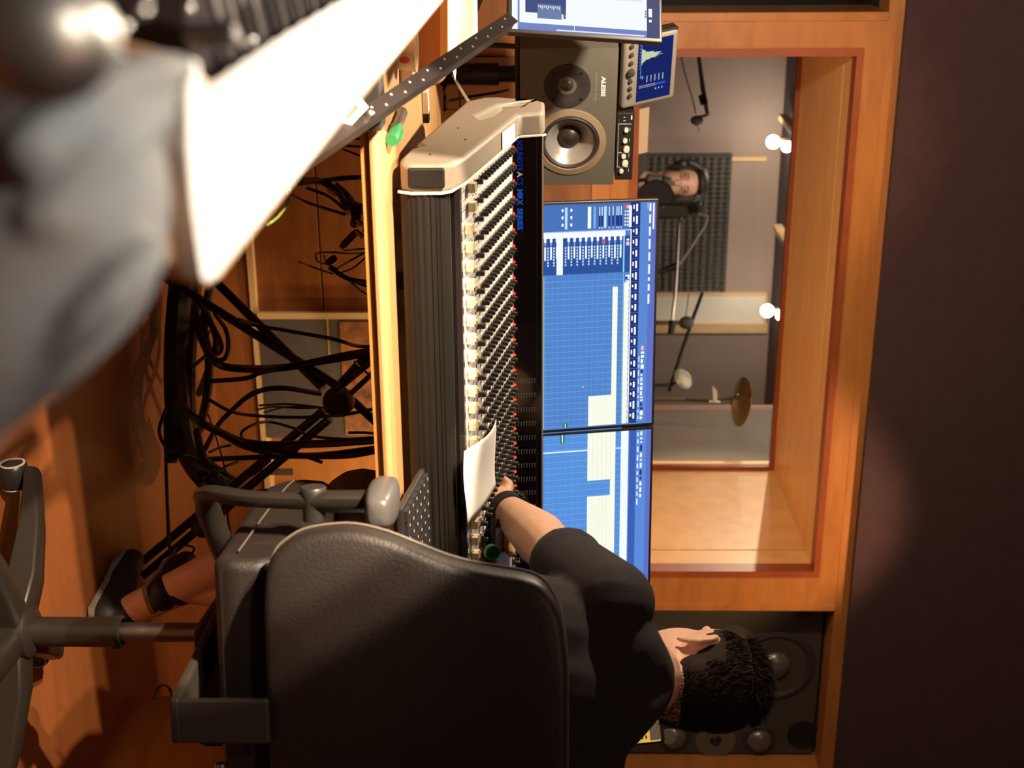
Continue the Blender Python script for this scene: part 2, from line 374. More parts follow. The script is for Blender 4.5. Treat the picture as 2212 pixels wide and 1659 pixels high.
# grey end cheek with scooped hand grip
XO = .400
pf = [(1.945, .800), (1.975, .797), (2.055, .806), (2.075, .822), (2.10, .812), (2.50, .868), (2.545, .90), (2.548, .925), (2.515, 1.000), (2.49, 1.014), (2.40, 1.014), (2.378, 1.010), (2.362, .968), (1.99, .893), (1.945, .878), (1.930, .86), (1.928, .815)]
hole = [(2.31, .905), (2.35, .893), (2.47, .930), (2.505, .985), (2.44, .972), (2.40, .935), (2.34, .922)]
def cheek(x0, x1, name, lab=None):
    bm = bmesh.new()
    vo = [bm.verts.new((x0, y, z)) for y, z in pf]; vh = [bm.verts.new((x0, y, z)) for y, z in hole]
    eo = [bm.edges.new((vo[i], vo[(i+1) % len(vo)])) for i in range(len(vo))]; eh = [bm.edges.new((vh[i], vh[(i+1) % len(vh)])) for i in range(len(vh))]
    bmesh.ops.triangle_fill(bm, use_beauty=True, use_dissolve=False, edges=eo+eh)
    dx = x1-x0
    vi = [bm.verts.new((x1, y, z)) for y, z in pf]; vd = [bm.verts.new((x0+dx*.75, y+.004, z+.002)) for y, z in hole]
    n = len(vo)
    for i in range(n): bm.faces.new((vo[i], vo[(i+1) % n], vi[(i+1) % n], vi[i]))
    bm.faces.new(vi)
    n = len(vh)
    for i in range(n): bm.faces.new((vh[i], vh[(i+1) % n], vd[(i+1) % n], vd[i]))
    bm.faces.new(vd)
    me = bpy.data.meshes.new('t'); bm.to_mesh(me); bm.free()
    b = MB(); b.mesh(me, lambda a, c, d: V((a, c, d))); return b.build(name, greyplastic, con, bevel=.007, seg=3, smooth=True)
MB().poly([V((XO+.028, y+.004, z+.002)) for y, z in hole]).build('grip_shade_plate', mat('recess_shade', (.035, .022, .016), .8), con)  # dark plate added as the shade inside the hand grip
cheek(XO, XL+.001, 'end_cheek'); cheek(XR+.045, XR, 'end_cheek')
for fx in (.62, 1.2, 1.7):
    for fy in (2.08, 2.42): MB().cyl((fx, fy, ZD), (fx, fy, .83 if fy < 2.2 else .868), .015).build('foot', black, con)
b = MB()
edge = [(1.985, .889), (2.362, .964), (2.378, 1.008), (2.385, 1.013)]
b.tube([(XL-.001, y, z+.002) for y, z in edge], .0022, 6); b.tube([(XL-.001, y, z) for y, z in [(1.985, .889), (1.935, .874), (1.924, .86), (1.922, .818), (1.935, .797)]], .0022, 6)
b.build('cheek_piping', creamline, con)
for yy, zz in ((2.12, .885), (2.0, .838), (2.22, .868)): MB().box((XO-.0012, yy, zz), (XO, yy+.003, zz+.003)).build('cheek_screw', black, con)
# front end of the cheek carries a black inlay
MB().box((XO+.004, 1.9235, .812), (XL-.008, 1.932, .866)).build('cheek_inlay', ribblack, con, bevel=.003)
# white label on the cheek's sloping top
lb = [PX(x, y, .43) for x, y in [(1055, 335), (1068, 296), (1044, 290), (1031, 330)]]
lc = [V((XO+.008, 2.225, .9405)), V((XO+.008, 2.315, .9595)), V((XL-.006, 2.315, .9595)), V((XL-.006, 2.225, .9405))]
MB().poly([v+V((0, 0, .0022)) for v in lc]).build('paper_label', white, con)
# meter bridge
MB().prism([(XL, Yr, Zr-.003), (XL, Yr+.006, 1.009), (XL, Yr+.10, 1.009), (XL, Yr+.10, Zr)], (XR-XL, 0, 0)).build('meter_bridge', blackgloss, con)
MB().box((XL, Yr+.003, 1.0088), (XR, Yr+.012, 1.0118)).build('bridge_trim', creamline, con)
MB().box((XL, Yr-.004, Zr-.002), (XR, Yr-.0005, Zr+.0016)).build('bridge_rail', creamline, con)
bluem = emis('blue_lettering', (38, 92, 205), .55); blued = emis('deep_blue_lettering', (30, 55, 170), .5); whitel = mat('white_lettering', (.85, .85, .9), .5)
bf = frame((0, Yr-.0004, Zr), (1, 0, 0), (0, 0, 1))
def bridge_text(body, y0, y1, m_, bold=.0):
    me = text_mesh(body, .013, .0002, bold); xs = [v.co.x for v in me.vertices]; zs_ = [v.co.y for v in me.vertices]
    a = PY(1115, y0, Yr).x; c = PY(1115, y1, Yr).x; sx = (c-a)/(max(xs)-min(xs)); sz = .0105/(max(zs_)-min(zs_))
    b = MB(); b.mesh(me, lambda u, v_, w_: V((a+(u-min(xs))*sx, Yr-.0008+.006*(.009+(v_-min(zs_))*sz)/.054-w_, Zr+.009+(v_-min(zs_))*sz)))
    return b.build('lettering', m_, con)
bridge_text('SOUNDTR', 303, 371, blued, .0003); bridge_text('A', 371, 383, whitel, .0002); bridge_text('CS', 384, 400, blued, .0002)
bridge_text('MRX', 409, 444, bluem, .0006); bridge_text('SERIES', 450, 497, bluem, .0006)
tick = emis('dim_meter_ticks', (120, 112, 100), .5)
for k in range(14):
    b = MB(); X = PY(1130, 824+k*31.2-(k*k)*.12, Yr).x
    for j in range(8):
        z = Zr+.004+j*.0052; b.box((X-.0045, Yr-.0002+.0006*j, z), (X+.0045, Yr+.0006*j+.0004, z+.0008)); b.box((X-.0045, Yr-.0002+.0006*j, z+.0012), (X-.0035, Yr+.0006*j+.0004, z+.0026))
    b.build('meter_scale', tick, con)

# channel strips
X0 = PY(998, 411, Yf+.03).x; DX = .030; NCH = 25
dark_line = mat('slot_black', (.01, .01, .01), .6)
b = MB()
for i in range(NCH+14):
    X = X0+DX*i*(1 if i < NCH else 1)
    if X > XR-.03: break
    b.prism([pan(X-.0006, .01, .0012), pan(X+.0006, .01, .0012), pan(X+.0006, .20, .0012), pan(X-.0006, .20, .0012)], pn*.0002)
b.build('fader_slots', dark_line, con)
b = MB(); b.cur = 0
for i in range(NCH+14):
    X = X0+DX*i+.015
    if X > XR-.01: break
    b.prism([pan(X-.0004, .0, .0012), pan(X+.0004, .0, .0012), pan(X+.0004, 1, .0012), pan(X-.0004, 1, .0012)], pn*.0002)
    for k in range(11): b.prism([pan(X-.021, .02+k*.016, .0012), pan(X-.018, .02+k*.016, .0012), pan(X-.018, .022+k*.016, .0012), pan(X-.021, .022+k*.016, .0012)], pn*.0002)
b.build('panel_printing', mat('grey_print', (.12, .12, .14), .6), con)
random.seed(3)
fc = []
proto = None
def put(proto, X, t, h=0):
    o = proto.copy(); COL.objects.link(o); o.parent = con; o.location = pan(X, t, h)-pan(X0, 0, 0); return o
def part0(name, b, m_, **k):     # built at X0,t=0 then copied
    return b.build(name, m_, con, **k)
fb = MB()
fb.prism([pan(X0-.0075, -.022, .002), pan(X0+.0075, -.022, .002), pan(X0+.0075, .022, .002), pan(X0-.0075, .022, .002)], pn*.0085)
fb.prism([pan(X0-.0075, -.022, .0105), pan(X0-.0075, -.018, .0145), pan(X0-.0075, -.006, .0115), pan(X0-.0075, .006, .0115), pan(X0-.0075, .018, .0145), pan(X0-.0075, .022, .0105)], V((.015, 0, 0)))
fader = part0('fader_cap', fb, capm, bevel=.001)
kb = MB(); kb.lathe(pan(X0, 0, 0), pn, [(0, .0135), (.0036, .0135), (.0042, .0125), (.0046, .003), (.0058, .002), (.006, 0)], 12)
knob = part0('knob', kb, knobm, smooth=True)
cb = MB(); cb.lathe(pan(X0, 0, 0), pn, [(0, .0026), (.0066, .0026), (.0072, .0005)], 12)
lb_ = MB(); lb_.ell(pan(X0, 0, .004), (.0026, .0026, .0028), n=10, m=6)
ledm = emis('red_led', (255, 70, 40), 1.6)
led = part0('indicator_light', lb_, ledm, smooth=True)
first = True
rows = [.245] + [.335+.053*k for k in range(12)]
cnt = 0; stuffk = MB(); coll = MB()
for i in range(NCH):
    X = X0+DX*i
    t = .135 if i < 2 else .085+random.uniform(-.004, .004)
    if i == 0: fader.location = pan(X, t)-pan(X0, 0)
    else: put(fader, X, t)
    for j, t in enumerate(rows):
        coll.lathe(pan(X, t, .001), pn, [(0, .0022), (.0064, .0022), (.0070, 0)], 10)
        for s_ in ((-1,) if j > 1 and j % 2 == 0 else ()):   # small push buttons between the knobs
            coll.prism([pan(X+.008, t-.008, .001), pan(X+.013, t-.008, .001), pan(X+.013, t+.008, .001), pan(X+.008, t+.008, .001)], pn*.003)
        if j < 4 and cnt < 100:
            if cnt == 0: knob.location = pan(X, t, .002)-pan(X0, 0)
            else: put(knob, X, t, .002)
            cnt += 1
        else:
            stuffk.lathe(pan(X, t, .002), pn, [(0, .0130), (.0036, .0130), (.0042, .012), (.0046, .003), (.0058, .002), (.006, 0)], 10)
    # second small knob beside the lower one
    if i == 0: led.location = pan(X, .988, .0)-pan(X0, 0)
    else: put(led, X, .988, 0)
tag(stuffk.build('upper_knobs', knobm, con, smooth=True), kind='stuff')
tag(coll.build('knob_collars', whitep, con, smooth=True), kind='stuff')
rb = MB()
for i in range(NCH):
    X = X0+DX*i
    rb.ell(pan(X-.011, .215, .002), (.0012, .0012, .0012), n=6, m=4)
    rb.ell(pan(X-.008, .265, .002), (.0012, .0012, .0012), n=6, m=4)
rb.build('peak_lights', emis('dim_red', (190, 30, 30), .7), con)
bb = MB()
for i in range(2, NCH):
    X = X0+DX*i
    bb.box(pan(X-.010, .232, .001)-V((.0022, .006, 0)), pan(X-.010, .232, .001)+V((.0022, .006, .004)))
bb.build('channel_buttons', capm, con)
# master section beyond the channels
for i in range(7):
    X = X0+DX*(NCH+i)+.012
    put(fader, X, .085+.03*(i % 2)); put(knob, X, .245, .002); put(knob, X+.01, .30, .002)
    put(fader, X+.012, .16)
for k in range(4):
    put(knob, X0+DX*25+k*.035, .86, .002); put(knob, X0+DX*25+k*.035, .95, .002)

# ---------------------------------------------------------------- things on the console
A_, B_, C_, D_ = pan_hit(1072, 905, .020), pan_hit(1074, 1050, .020), pan_hit(1008, 1130, .019), pan_hit(1003, 975, .019)
def paper_fn(u, v):
    p = A_.lerp(B_, u).lerp(D_.lerp(C_, u), v)
    return p + V((0, 0, .010*math.sin(PI*v)*(1-.6*u) - .004*math.sin(PI*u)*(1-v) + .002*math.sin(5*u+3*v)))
b = MB().grid(paper_fn, 14, 10)
o = b.build('paper_sheet', white, smooth=True); sm = o.modifiers.new('thickness', 'SOLIDIFY'); sm.thickness = .0006
tag(o, 'curled blank white sheet lying across the console faders beside the hand', 'paper')
A2, B2, C2, D2 = pan_hit(1045, 905, .018), pan_hit(1040, 1000, .018), pan_hit(1006, 1010, .018), pan_hit(1010, 940, .018)
# black phone beside the hand
q = [pan_hit(x, y, .018) for x, y in [(1060, 1118), (1060, 1240), (1092, 1232), (1092, 1128)]]
b = MB().prism(q, pn*.008); o = b.build('smartphone', black, bevel=.002)
tag(o, 'black smartphone lying face up on the console by the green cap', 'phone')
rg = MB(); c = pan_hit(1074, 1212, .0268); rg.lathe(c, pn, [(.003, 0), (.0036, .0003), (.003, .0006)], 16); rg.build('button_ring', steel, o)
c = pan_hit(1062, 1192, .028)
ax = (V((-.25, -.9, .35))).normalized()
b = MB(); prf = [(0, -.008), (.0115, -.008), (.0128, -.006), (.0130, .008), (.0118, .0082), (.0112, -.0055), (0, -.0055)]
b.lathe(c, ax, prf, 48)
o = b.build('bottle_cap', greenp, smooth=True); tag(o, 'green plastic bottle cap standing open on the console by the phone', 'bottle cap')
# computer keyboard leaning below the armrest at the right
kn = P(873, 1098, 1.97); kv = P(905, 1052, 2.075)
kn.z -= .012; kv.z -= .008
kf = frame(kn, (1, 0, 0), (kv-kn)-V(((kv-kn).x, 0, 0)))
b = MB().fbox(kf, (0, 0, 0), (.44, .145, .010)); kbd = b.build('computer_keyboard', black, bevel=.003)
tag(kbd, 'black computer keyboard lying on the desk in front of the console armrest', 'keyboard')
keym = mat('keycap_black', (.02, .02, .022), .3); legend = mat('key_legend', (.32, .32, .31), .5)
b = MB(); c_ = MB()
for r_ in range(6):
    for k in range(20):
        u = .008+k*.0215; v_ = .008+r_*.0235
        b.fbox(kf, (u, v_, .010), (u+.018, v_+.019, .015)); c_.fbox(kf, (u+.005, v_+.010, 0.0151), (u+.009, v_+.014, .0153))
b.build('keys', keym, kbd); c_.build('key_legends', legend, kbd)
# ================================================================ screens
_sc = {}
def sm_(rgb, s=1.0):
    k = (rgb, s)
    if k not in _sc: _sc[k] = emis('screen_%d_%d_%d' % rgb, rgb, s)
    return _sc[k]
def monitor(bl, right, up, W, H, bez, paint, label, group=None, foot=True, stand_z=ZD):
    fr = frame(bl, right, up)
    root = thing('computer_monitor', V((fr(W/2, 0, 0).x, fr(W/2, 0, 0).y, stand_z)), label, 'monitor', group)
    MB().fbox(fr, (0, 0, -.022), (W, H, 0)).build('housing', black, root, bevel=.002)
    rects = paint(W-2*bez, H-2*bez)
    cols = []
    b = MB(); lv = {}
    for k, (u0, v0, u1, v1, c) in enumerate(rects):
        if c not in cols: cols.append(c)
        b.cur = cols.index(c); z = .0003+.00002*k if k < 40 else .0003+.0008+.000001*k
        b.add([fr(bez+u0, bez+v0, z), fr(bez+u1, bez+v0, z), fr(bez+u1, bez+v1, z), fr(bez+u0, bez+v1, z)], [(0, 1, 2, 3)])
    b.build('screen', [sm_(c) for c in cols], root)
    if foot:
        c0 = fr(W/2, H*.35, -.03)
        MB().box((c0.x-.03, c0.y+.0, stand_z+.012), (c0.x+.03, c0.y+.03, c0.z)).build('stand_column', black, root, bevel=.004)
        MB().box((c0.x-.11, c0.y-.08, stand_z), (c0.x+.11, c0.y+.10, stand_z+.012)).build('stand_base', black, root, bevel=.004)
    return root, fr

BL = (84, 134, 205); BL2 = (74, 118, 190); BD = (48, 84, 156); BLL = (130, 175, 235); WH = (246, 252, 255); CW = (250, 253, 235); NV = (36, 50, 118); PU = (98, 116, 200); RD = (235, 90, 110); GR = (60, 170, 90); BK = (22, 26, 60)
def paint_left(W, H):
    """arrangement window: measured in pixels of the photo, u from the left edge (y 437-912), v from the top (x 1418 down)"""
    px = W/478; R = []
    def r(y0, x0, y1, x1, c):
        R.append(((y0-437)*px, max(0, H-(1418-min(x0, x1))*px*1.03), (y1-437)*px, H-(1418-max(x0, x1))*px*1.03, c))
    R.append((0, 0, W, H, BL))
    r(437, 1404, 912, 1418, PU)
    r(437, 1384, 912, 1404, (92, 138, 214)); r(437, 1364, 912, 1384, NV)
    r(437, 1150, 496, 1364, BL2); r(505, 1150, 582, 1364, BD)
    for i in range(30): r(596+i*12.5-i*.15*0, 1150, 597.4+i*12.5, 1352, (108, 158, 226))
    for i in range(17): r(584, 1165+i*12, 912, 1165.8+i*12, (104, 150, 220))
    # menu words
    rnd = random.Random(5); y = 440
    r(440, 1410.5, 494, 1414, WH)
    while y < 640:
        w_ = rnd.uniform(7, 22); r(y, 1403, y+w_, 1407, WH); y += w_+7
    r(439, 1398, 452, 1402, BLL)
    # toolbar
    r(437, 1379, 500, 1384, NV)
    y = 440
    while y < 905:
        w_ = rnd.uniform(12, 18); r(y, 1375, y+w_, 1379, WH); r(y+2, 1369, y+w_-5, 1372, WH); r(y+w_+4, 1365, y+w_+5, 1383, BL2); y += w_+9
    r(492, 1364, 912, 1366.4, WH)                       # window border
    r(492, 1150, 495, 1364, (168, 190, 240))
    r(494, 1150, 506, 1353, WH)
    y = 588
    while y < 908:
        r(y, 1355, y+9, 1363, WH); r(y+3.5, 1355, y+9, 1359.5, NV); y += 12
    # track list
    for i in range(15):
        x = 1171+i*12.1
        if 1210 < x < 1222: continue
        r(506, x+1, 514, x+6, WH); r(514, x+2, 521, x+5, BLL)
        r(523, x+1.5, 553-(i*1.6 % 5), x+5, WH)
        for k in range(7): r(524+k*6.0, x-4.5, 528+k*6.0, x-1.2, (188, 220, 250))
        if i in (0, 11): r(511, x+1, 520, x+6.5, RD)
    r(505, 1210, 582, 1223, WH)
    r(505, 1349, 582, 1352, (150, 220, 245)); r(518, 1355, 526, 1362, (255, 190, 205)); r(512, 1356, 516, 1361, WH)
    # inspector on the left
    for x0, x1, c in ((1227, 1232, (190, 235, 245)), (1274, 1281, CW), (1286, 1291, BLL), (1308, 1313, (190, 235, 245)), (1360, 1366, WH)): r(443, x0, 488, x1, c)
    for x in (1222, 1240): 
        for k in range(3): r(446+k*15, x-2, 452+k*15, x+2, WH)
    for x in (1298, 1303, 1318, 1326, 1334, 1338, 1343):
        r(444, x, 462, x+1.6, WH); r(463, x-1, 484, x+2.6, NV); r(486, x, 489, x+2, WH)
    r(442, 1350, 449, 1356, RD); r(442, 1356, 449, 1359.5, (250, 200, 215))
    for k in range(5): r(453+k*7, 1351, 457+k*7, 1354, WH); r(453+k*7, 1356, 457+k*7, 1359, WH)
    # clips
    r(604, 1352, 912, 1362, CW); r(612, 1328, 912, 1339, CW); r(846, 1279, 912, 1328, CW)
    r(584, 1183.0, 912, 1184.4, (165, 225, 250)); r(584, 1350, 912, 1351, (150, 215, 245))
    r(824, 1266, 826.5, 1268.5, WH)
    r(900, 1224, 912, 1236, GR); r(902, 1226, 912, 1234, BD); r(903, 1229, 912, 1231, WH)
    # transport bar
    r(743, 1391, 752, 1397, (255, 180, 190)); 
    y = 755
    while y < 905:
        w_ = rnd.uniform(3, 12); r(y, 1391, y+w_, 1395+rnd.uniform(0, 3), WH if rnd.random() > .3 else NV); y += w_+3
    y = 765
    while y < 900:
        w_ = rnd.uniform(6, 14); r(y, 1386, y+w_, 1388, WH); y += w_+6
    return R
def paint_right(W, H):
    px = W/478; R = []
    def r(y0, x0, y1, x1, c):
        R.append(((y0-925)*px, max(0, H-(1408-min(x0, x1))*px*1.03), (y1-925)*px, H-(1408-max(x0, x1))*px*1.03, c))
    R.append((0, 0, W, H, (88, 146, 222)))
    r(925, 1398, 1403, 1408, PU); r(925, 1378, 1403, 1398, (92, 142, 222)); r(925, 1364, 1403, 1378, (64, 96, 180))
    for i in range(38): r(930+i*12.3, 1150, 931.4+i*12.3, 1345, (112, 168, 234))
    for i in range(9): r(925, 1165+i*12, 1403, 1165.8+i*12, (108, 160, 228))
    r(925, 1280, 1023, 1336, CW); r(1023, 1326, 1403, 1336, CW); r(1056, 1280, 1403, 1326, CW)
    r(925, 1347, 1403, 1362, WH); r(925, 1187, 1403, 1188.4, (165, 230, 250)); r(958, 1150, 961, 1280, (215, 245, 255)); r(958, 1336, 961, 1347, (190, 230, 250))
    for k in range(5): r(925, 1290+k*9, 1023, 1290.8+k*9, (225, 232, 190)); r(1056, 1290+k*7, 1403, 1290.6+k*7, (228, 234, 200))
    r(925, 1224, 943, 1236, GR); r(925, 1226, 941, 1234, (60, 100, 160)); r(925, 1229, 940, 1231, WH)
    r(1034, 1179, 1120, 1188, (52, 72, 130)); 
    for k in range(12): r(1040+k*7, 1181.5, 1044+k*7, 1185.5, WH if k % 4 else (90, 120, 190))
    rnd = random.Random(9); y = 928
    while y < 1065:
        w_ = rnd.uniform(3, 14); r(y, 1386, y+w_, 1390, WH if rnd.random() > .3 else NV); y += w_+4
    y = 930
    while y < 1075:
        w_ = rnd.uniform(7, 14); r(y, 1380, y+w_, 1382.5, WH); y += w_+6
    return R
TILT = math.radians(14)
def mon_pose(tl, tr, W, H):
    r_ = (tr-tl); r_.z = 0; r_.normalize(); n = r_.cross(V((0, 0, 1)))        # towards the viewer
    up_ = V((0, 0, 1))*math.cos(TILT) - n*math.sin(TILT)
    return tl - up_*H, r_, up_
Hm = .31
tl, tr = P(1424, 429, 2.90), P(1413, 918, 3.03)
bl, r_, up_ = mon_pose(tl, tr, .53, Hm); Wm = (tr-tl).length
monitor(bl, r_, up_, Wm, Hm, .006, paint_left, 'wide monitor with the track list, left of the two behind the console', 'monitors behind the console')
tl2, tr2 = P(1412, 921, 3.03), P(1402, 1410, 3.16)
bl2, r2_, up2_ = mon_pose(tl2, tr2, .53, Hm)
monitor(bl2, r2_, up2_, (tr2-tl2).length, Hm, .006, paint_right, 'wide monitor with white clips, right of the two behind the console', 'monitors behind the console')
# white sheet-bright monitor at the top left corner of the desk
def paint_third(W, H):
    R = []; px = H/335.0
    def r(y0, x0, y1, x1, c):   # y distance from right edge (photo y), x photo x
        R.append((W+(y0-62)*px, (x0-1103)*px, W+(y1-62)*px, (x1-1103)*px, c))
    R.append((0, 0, W, H, (120, 136, 196))); r(-300, 1103, 62, 1116, WH)
    r(-300, 1120, 46, 1410, WH); r(-300, 1410, 62, 1440, (86, 86, 120)); r(-300, 1133, 22, 1225, (70, 84, 130))
    r(10, 1160, 34, 1215, (110, 130, 170)); r(0, 1160, 12, 1214, (96, 110, 155)); r(24, 1140, 28, 1150, WH)
    for k in range(12): r(4, 1162+k*4.3, 9+(k % 3)*2, 1164+k*4.3, WH)
    r(9, 1219, 32, 1224, (90, 100, 130)); r(-300, 1245, -20, 1400, (225, 232, 246)); r(-60, 1243, 60, 1244.4, WH)
    for k in range(3): r(0+k*6, 1405, 4+k*6, 1409, (120, 130, 170))
    r(57, 1203, 60, 1405, (235, 240, 255)); r(-5, 1414, 14, 1422, WH); r(20, 1415, 26, 1421, WH)
    return R
tlr = P(1440, 22, 2.70); n_ = V(RT); n_.z = 0
W3 = .50; H3 = .312
d3 = (V((0, 0, 1))*math.cos(math.radians(12)) + V((FW.x, FW.y, 0)).normalized()*math.sin(math.radians(12)) - RT*.10).normalized()
r3 = (RT*math.cos(math.radians(6)) - V((FW.x, FW.y, 0)).normalized()*0.10).normalized()
br3 = P(1098, 69, 2.62); bl3 = br3 - r3*W3
monitor(bl3, r3, d3, W3, H3, .007, paint_third, 'bright white monitor cut off by the upper left corner of the desk', foot=False)

# ================================================================ small near-field loudspeaker
sp_r = V((math.cos(math.radians(17)), math.sin(math.radians(17)), 0))
so = P(1125, 105, 2.93)
ZT = .962
so.z = ZT
sf = frame(so, sp_r, (0, 0, 1)); SW, SH, SD = .338, .216, .25
spk = thing('studio_loudspeaker', sf(SW/2, 0, -SD/2), 'grey two-way loudspeaker lying on its side on a black stand', 'loudspeaker')
nrm = sf(0, 0, 1)-sf(0, 0, 0)
tw = sf(.088, .105, 0); wf = sf(.228, .113, 0)
b = MB(); b.fbox(sf, (0, 0, -SD), (SW, SH, -.003))
bm = bmesh.new(); NH = 48
vo = [bm.verts.new(sf(*q)) for q in ((0, 0, 0), (SW, 0, 0), (SW, SH, 0), (0, SH, 0))]
vh = [bm.verts.new(wf + sp_r*.064*math.cos(2*PI*k/NH) + V((0, 0, 1))*.064*math.sin(2*PI*k/NH)) for k in range(NH)]
bmesh.ops.triangle_fill(bm, use_beauty=True, use_dissolve=False, edges=[bm.edges.new((vo[k], vo[(k+1) % 4])) for k in range(4)]+[bm.edges.new((vh[k], vh[(k+1) % NH])) for k in range(NH)])
me = bpy.data.meshes.new('t'); bm.to_mesh(me); bm.free()
b = MB(); b.mesh(me, lambda a, c, d: V((a, c, d)))
b.add([sf(*q) for q in ((0, 0, 0), (SW, 0, 0), (SW, SH, 0), (0, SH, 0), (0, 0, -SD), (SW, 0, -SD), (SW, SH, -SD), (0, SH, -SD))], [(0, 1, 5, 4), (1, 2, 6, 5), (2, 3, 7, 6), (3, 0, 4, 7), (4, 5, 6, 7)])
b.build('cabinet', spkgrey, spk)
b = MB(); b.lathe(tw, nrm, [(.052, 0), (.052, .003), (.034, .003), (.030, .001), (.022, .001), (.018, -.004), (.0145, -.006)], 48); b.build('tweeter_plate', spkdark, spk, smooth=True)
b = MB(); b.lathe(tw, nrm, [(.0145, -.004), (.0135, .000), (.009, .0035), (0, .005)], 32); b.build('tweeter_dome', mat('dome', (.05, .035, .03), .35), spk, smooth=True)
for a in (45, 135, 225, 315):
    c = tw + sp_r*.044*math.cos(math.radians(a)) + V((0, 0, 1))*.044*math.sin(math.radians(a))
    MB().lathe(c, nrm, [(.0035, .003), (.003, .0048), (0, .005)], 12).build('screw', blackmetal, spk, smooth=True)
b = MB(); b.lathe(wf, nrm, [(.083, 0), (.082, .003), (.068, .005), (.064, .001), (.063, -.002)], 64); b.build('woofer_surround', mat('surround', (.26, .20, .13), .55), spk, smooth=True)
b = MB(); b.lathe(wf, nrm, [(.066, .001), (.062, .006), (.058, .004), (.056, .0015)], 64); b.build('woofer_rubber', spkdark, spk, smooth=True)
b = MB(); b.lathe(wf, nrm, [(.062, .003), (.056, .000), (.044, -.014), (.030, -.030), (.022, -.036)], 64); b.build('woofer_cone', cone, spk, smooth=True)
b = MB(); b.lathe(wf, nrm, [(.027, -.032), (.024, -.024), (.015, -.016), (0, -.013)], 48); b.build('dust_cap', mat('dust_cap', (.03, .02, .018), .4), spk, smooth=True)
# the cabinet face needs a dark well behind the cone
def spk_text(body, u, v_, size, m_, wd, bold=0):
    me = text_mesh(body, size, .0001, bold); xs = [q.co.x for q in me.vertices]; s_ = wd/(max(xs)-min(xs))
    b = MB(); b.mesh(me, lambda a, c, d: sf(u+(a-min(xs))*s_, v_+c, .0006+d)); b.build('lettering', m_, spk)
spk_text('ALESIS', .066, .181, .0125, whitel, .048, .0004)
spk_text('MONITOR ONE', .056, .166, .0075, mat('grey_lettering', (.26, .24, .21), .5), .068)
# its stand
st = thing('speaker_stand', (sf(.16, 0, -.12).x, sf(.16, 0, -.12).y, 0), 'black metal stand with tall post under the grey loudspeaker', 'speaker stand')
c = sf(.12, 0, -.13)
MB().fbox(sf, (.0, -.011, -.22), (.25, -.001, -.005)).build('top_plate', blackmetal, st, bevel=.002)
b = MB().tube([(c.x, c.y, .02), (c.x, c.y, ZT-.05)], .027, 20).tube([(c.x, c.y, ZT-.05), (c.x, c.y, ZT-.012)], .020, 16); b.build('post', blackmetal, st, smooth=True)
for dx, dy in ((-.22, -.08), (.2, -.12), (.0, .2)):
    MB().tube([(c.x, c.y, .06), (c.x+dx, c.y+dy, .012)], .012, 8).build('leg', blackmetal, st)
MB().tube([sf(.03, -.012, -.08), sf(.03, -.07, -.10)+V((.0, .0, -.08)), (c.x-.02, c.y+.03, .62)], .006, 8).build('brace', blackmetal, st)

# ================================================================ metering unit and small preamp on top of the loudspeaker
zt = ZT+SH
b0, b1 = P(1342, 88, 2.93), P(1336, 238, 3.04)
b0.z = zt+.014; b1.z = zt+.014
an_r = (b1-b0); WA = an_r.length; an_r.normalize(); nA = an_r.cross(V((0, 0, 1)))
upA = (V((0, 0, 1))*math.cos(math.radians(24)) - nA*math.sin(math.radians(24)))
af = frame(b0, an_r, upA); HA = .135
an = tag(MB().fbox(af, (0, 0, -.022), (WA, HA, 0)).build('metering_unit', mat('unit_silver', (.30, .27, .24), .4, metal=.3), bevel=.008, seg=3), 'tilted grey metering unit with blue spectrum display on top of the loudspeaker', 'audio meter')
MB().fbox(af, (-.004, .0, -.030), (.003, HA, -.004)).build('side_cap', black, an, bevel=.002)
MB().fbox(af, (.02, .004, -.06), (WA-.02, .016, -.02)).build('rear_foot', black, an, bevel=.004)
rows_ = [(.010, .034, WA-.010, HA-.012, (28, 42, 110))]
u0, v0, u1, v1 = .012, .036, WA-.012, HA-.014
rows_.append((u0+.004, v0+.006, u0+.078, v0+.0072, (140, 190, 235)))
rnd = random.Random(4)
for k in range(30):
    h = .055*math.exp(-((k-14)/7.0)**2)*rnd.uniform(.5, 1)+.004*rnd.random()
    rows_.append((u0+.016+k*.0013, v0+.0075, u0+.0172+k*.0013, v0+.0075+h, (225, 240, 190)))
for k in range(8): rows_.append((u0+.006+k*.008, v0+.002, u0+.009+k*.008, v0+.0036, (120, 160, 230)))
for k in range(5): rows_.append((u0+.084, v0+.022+k*.010, u0+.100, v0+.0245+k*.010, (150, 190, 240) if k % 2 else (200, 190, 190)))
rows_ += [(u0+.106, v0+.004, u0+.108, v0+.045, (190, 160, 185)), (u0+.110, v0+.004, u0+.112, v0+.045, (190, 160, 185)), (u0+.106, v0+.045, u0+.112, v0+.070, (60, 90, 200)),
          (u0+.080, v0+.006, u0+.088, v0+.008, (120, 200, 250)), (u0+.082, v0+.010, u0+.090, v0+.013, (120, 200, 250))]
for k in range(3): rows_.append((u0+.118, v0+.045+k*.008, u0+.122, v0+.048+k*.008, (190, 210, 250)))
b = MB(); cols = []
for k, (a0, c0, a1, c1, c) in enumerate(rows_):
    if c not in cols: cols.append(c)
    b.cur = cols.index(c); z = .0004+.00002*k
    b.add([af(min(a0, u1), c0, z), af(min(a1, u1), c0, z), af(min(a1, u1), min(c1, v1), z), af(min(a0, u1), min(c1, v1), z)], [(0, 1, 2, 3)])
b.build('screen', [sm_(c, .8) for c in cols], an)
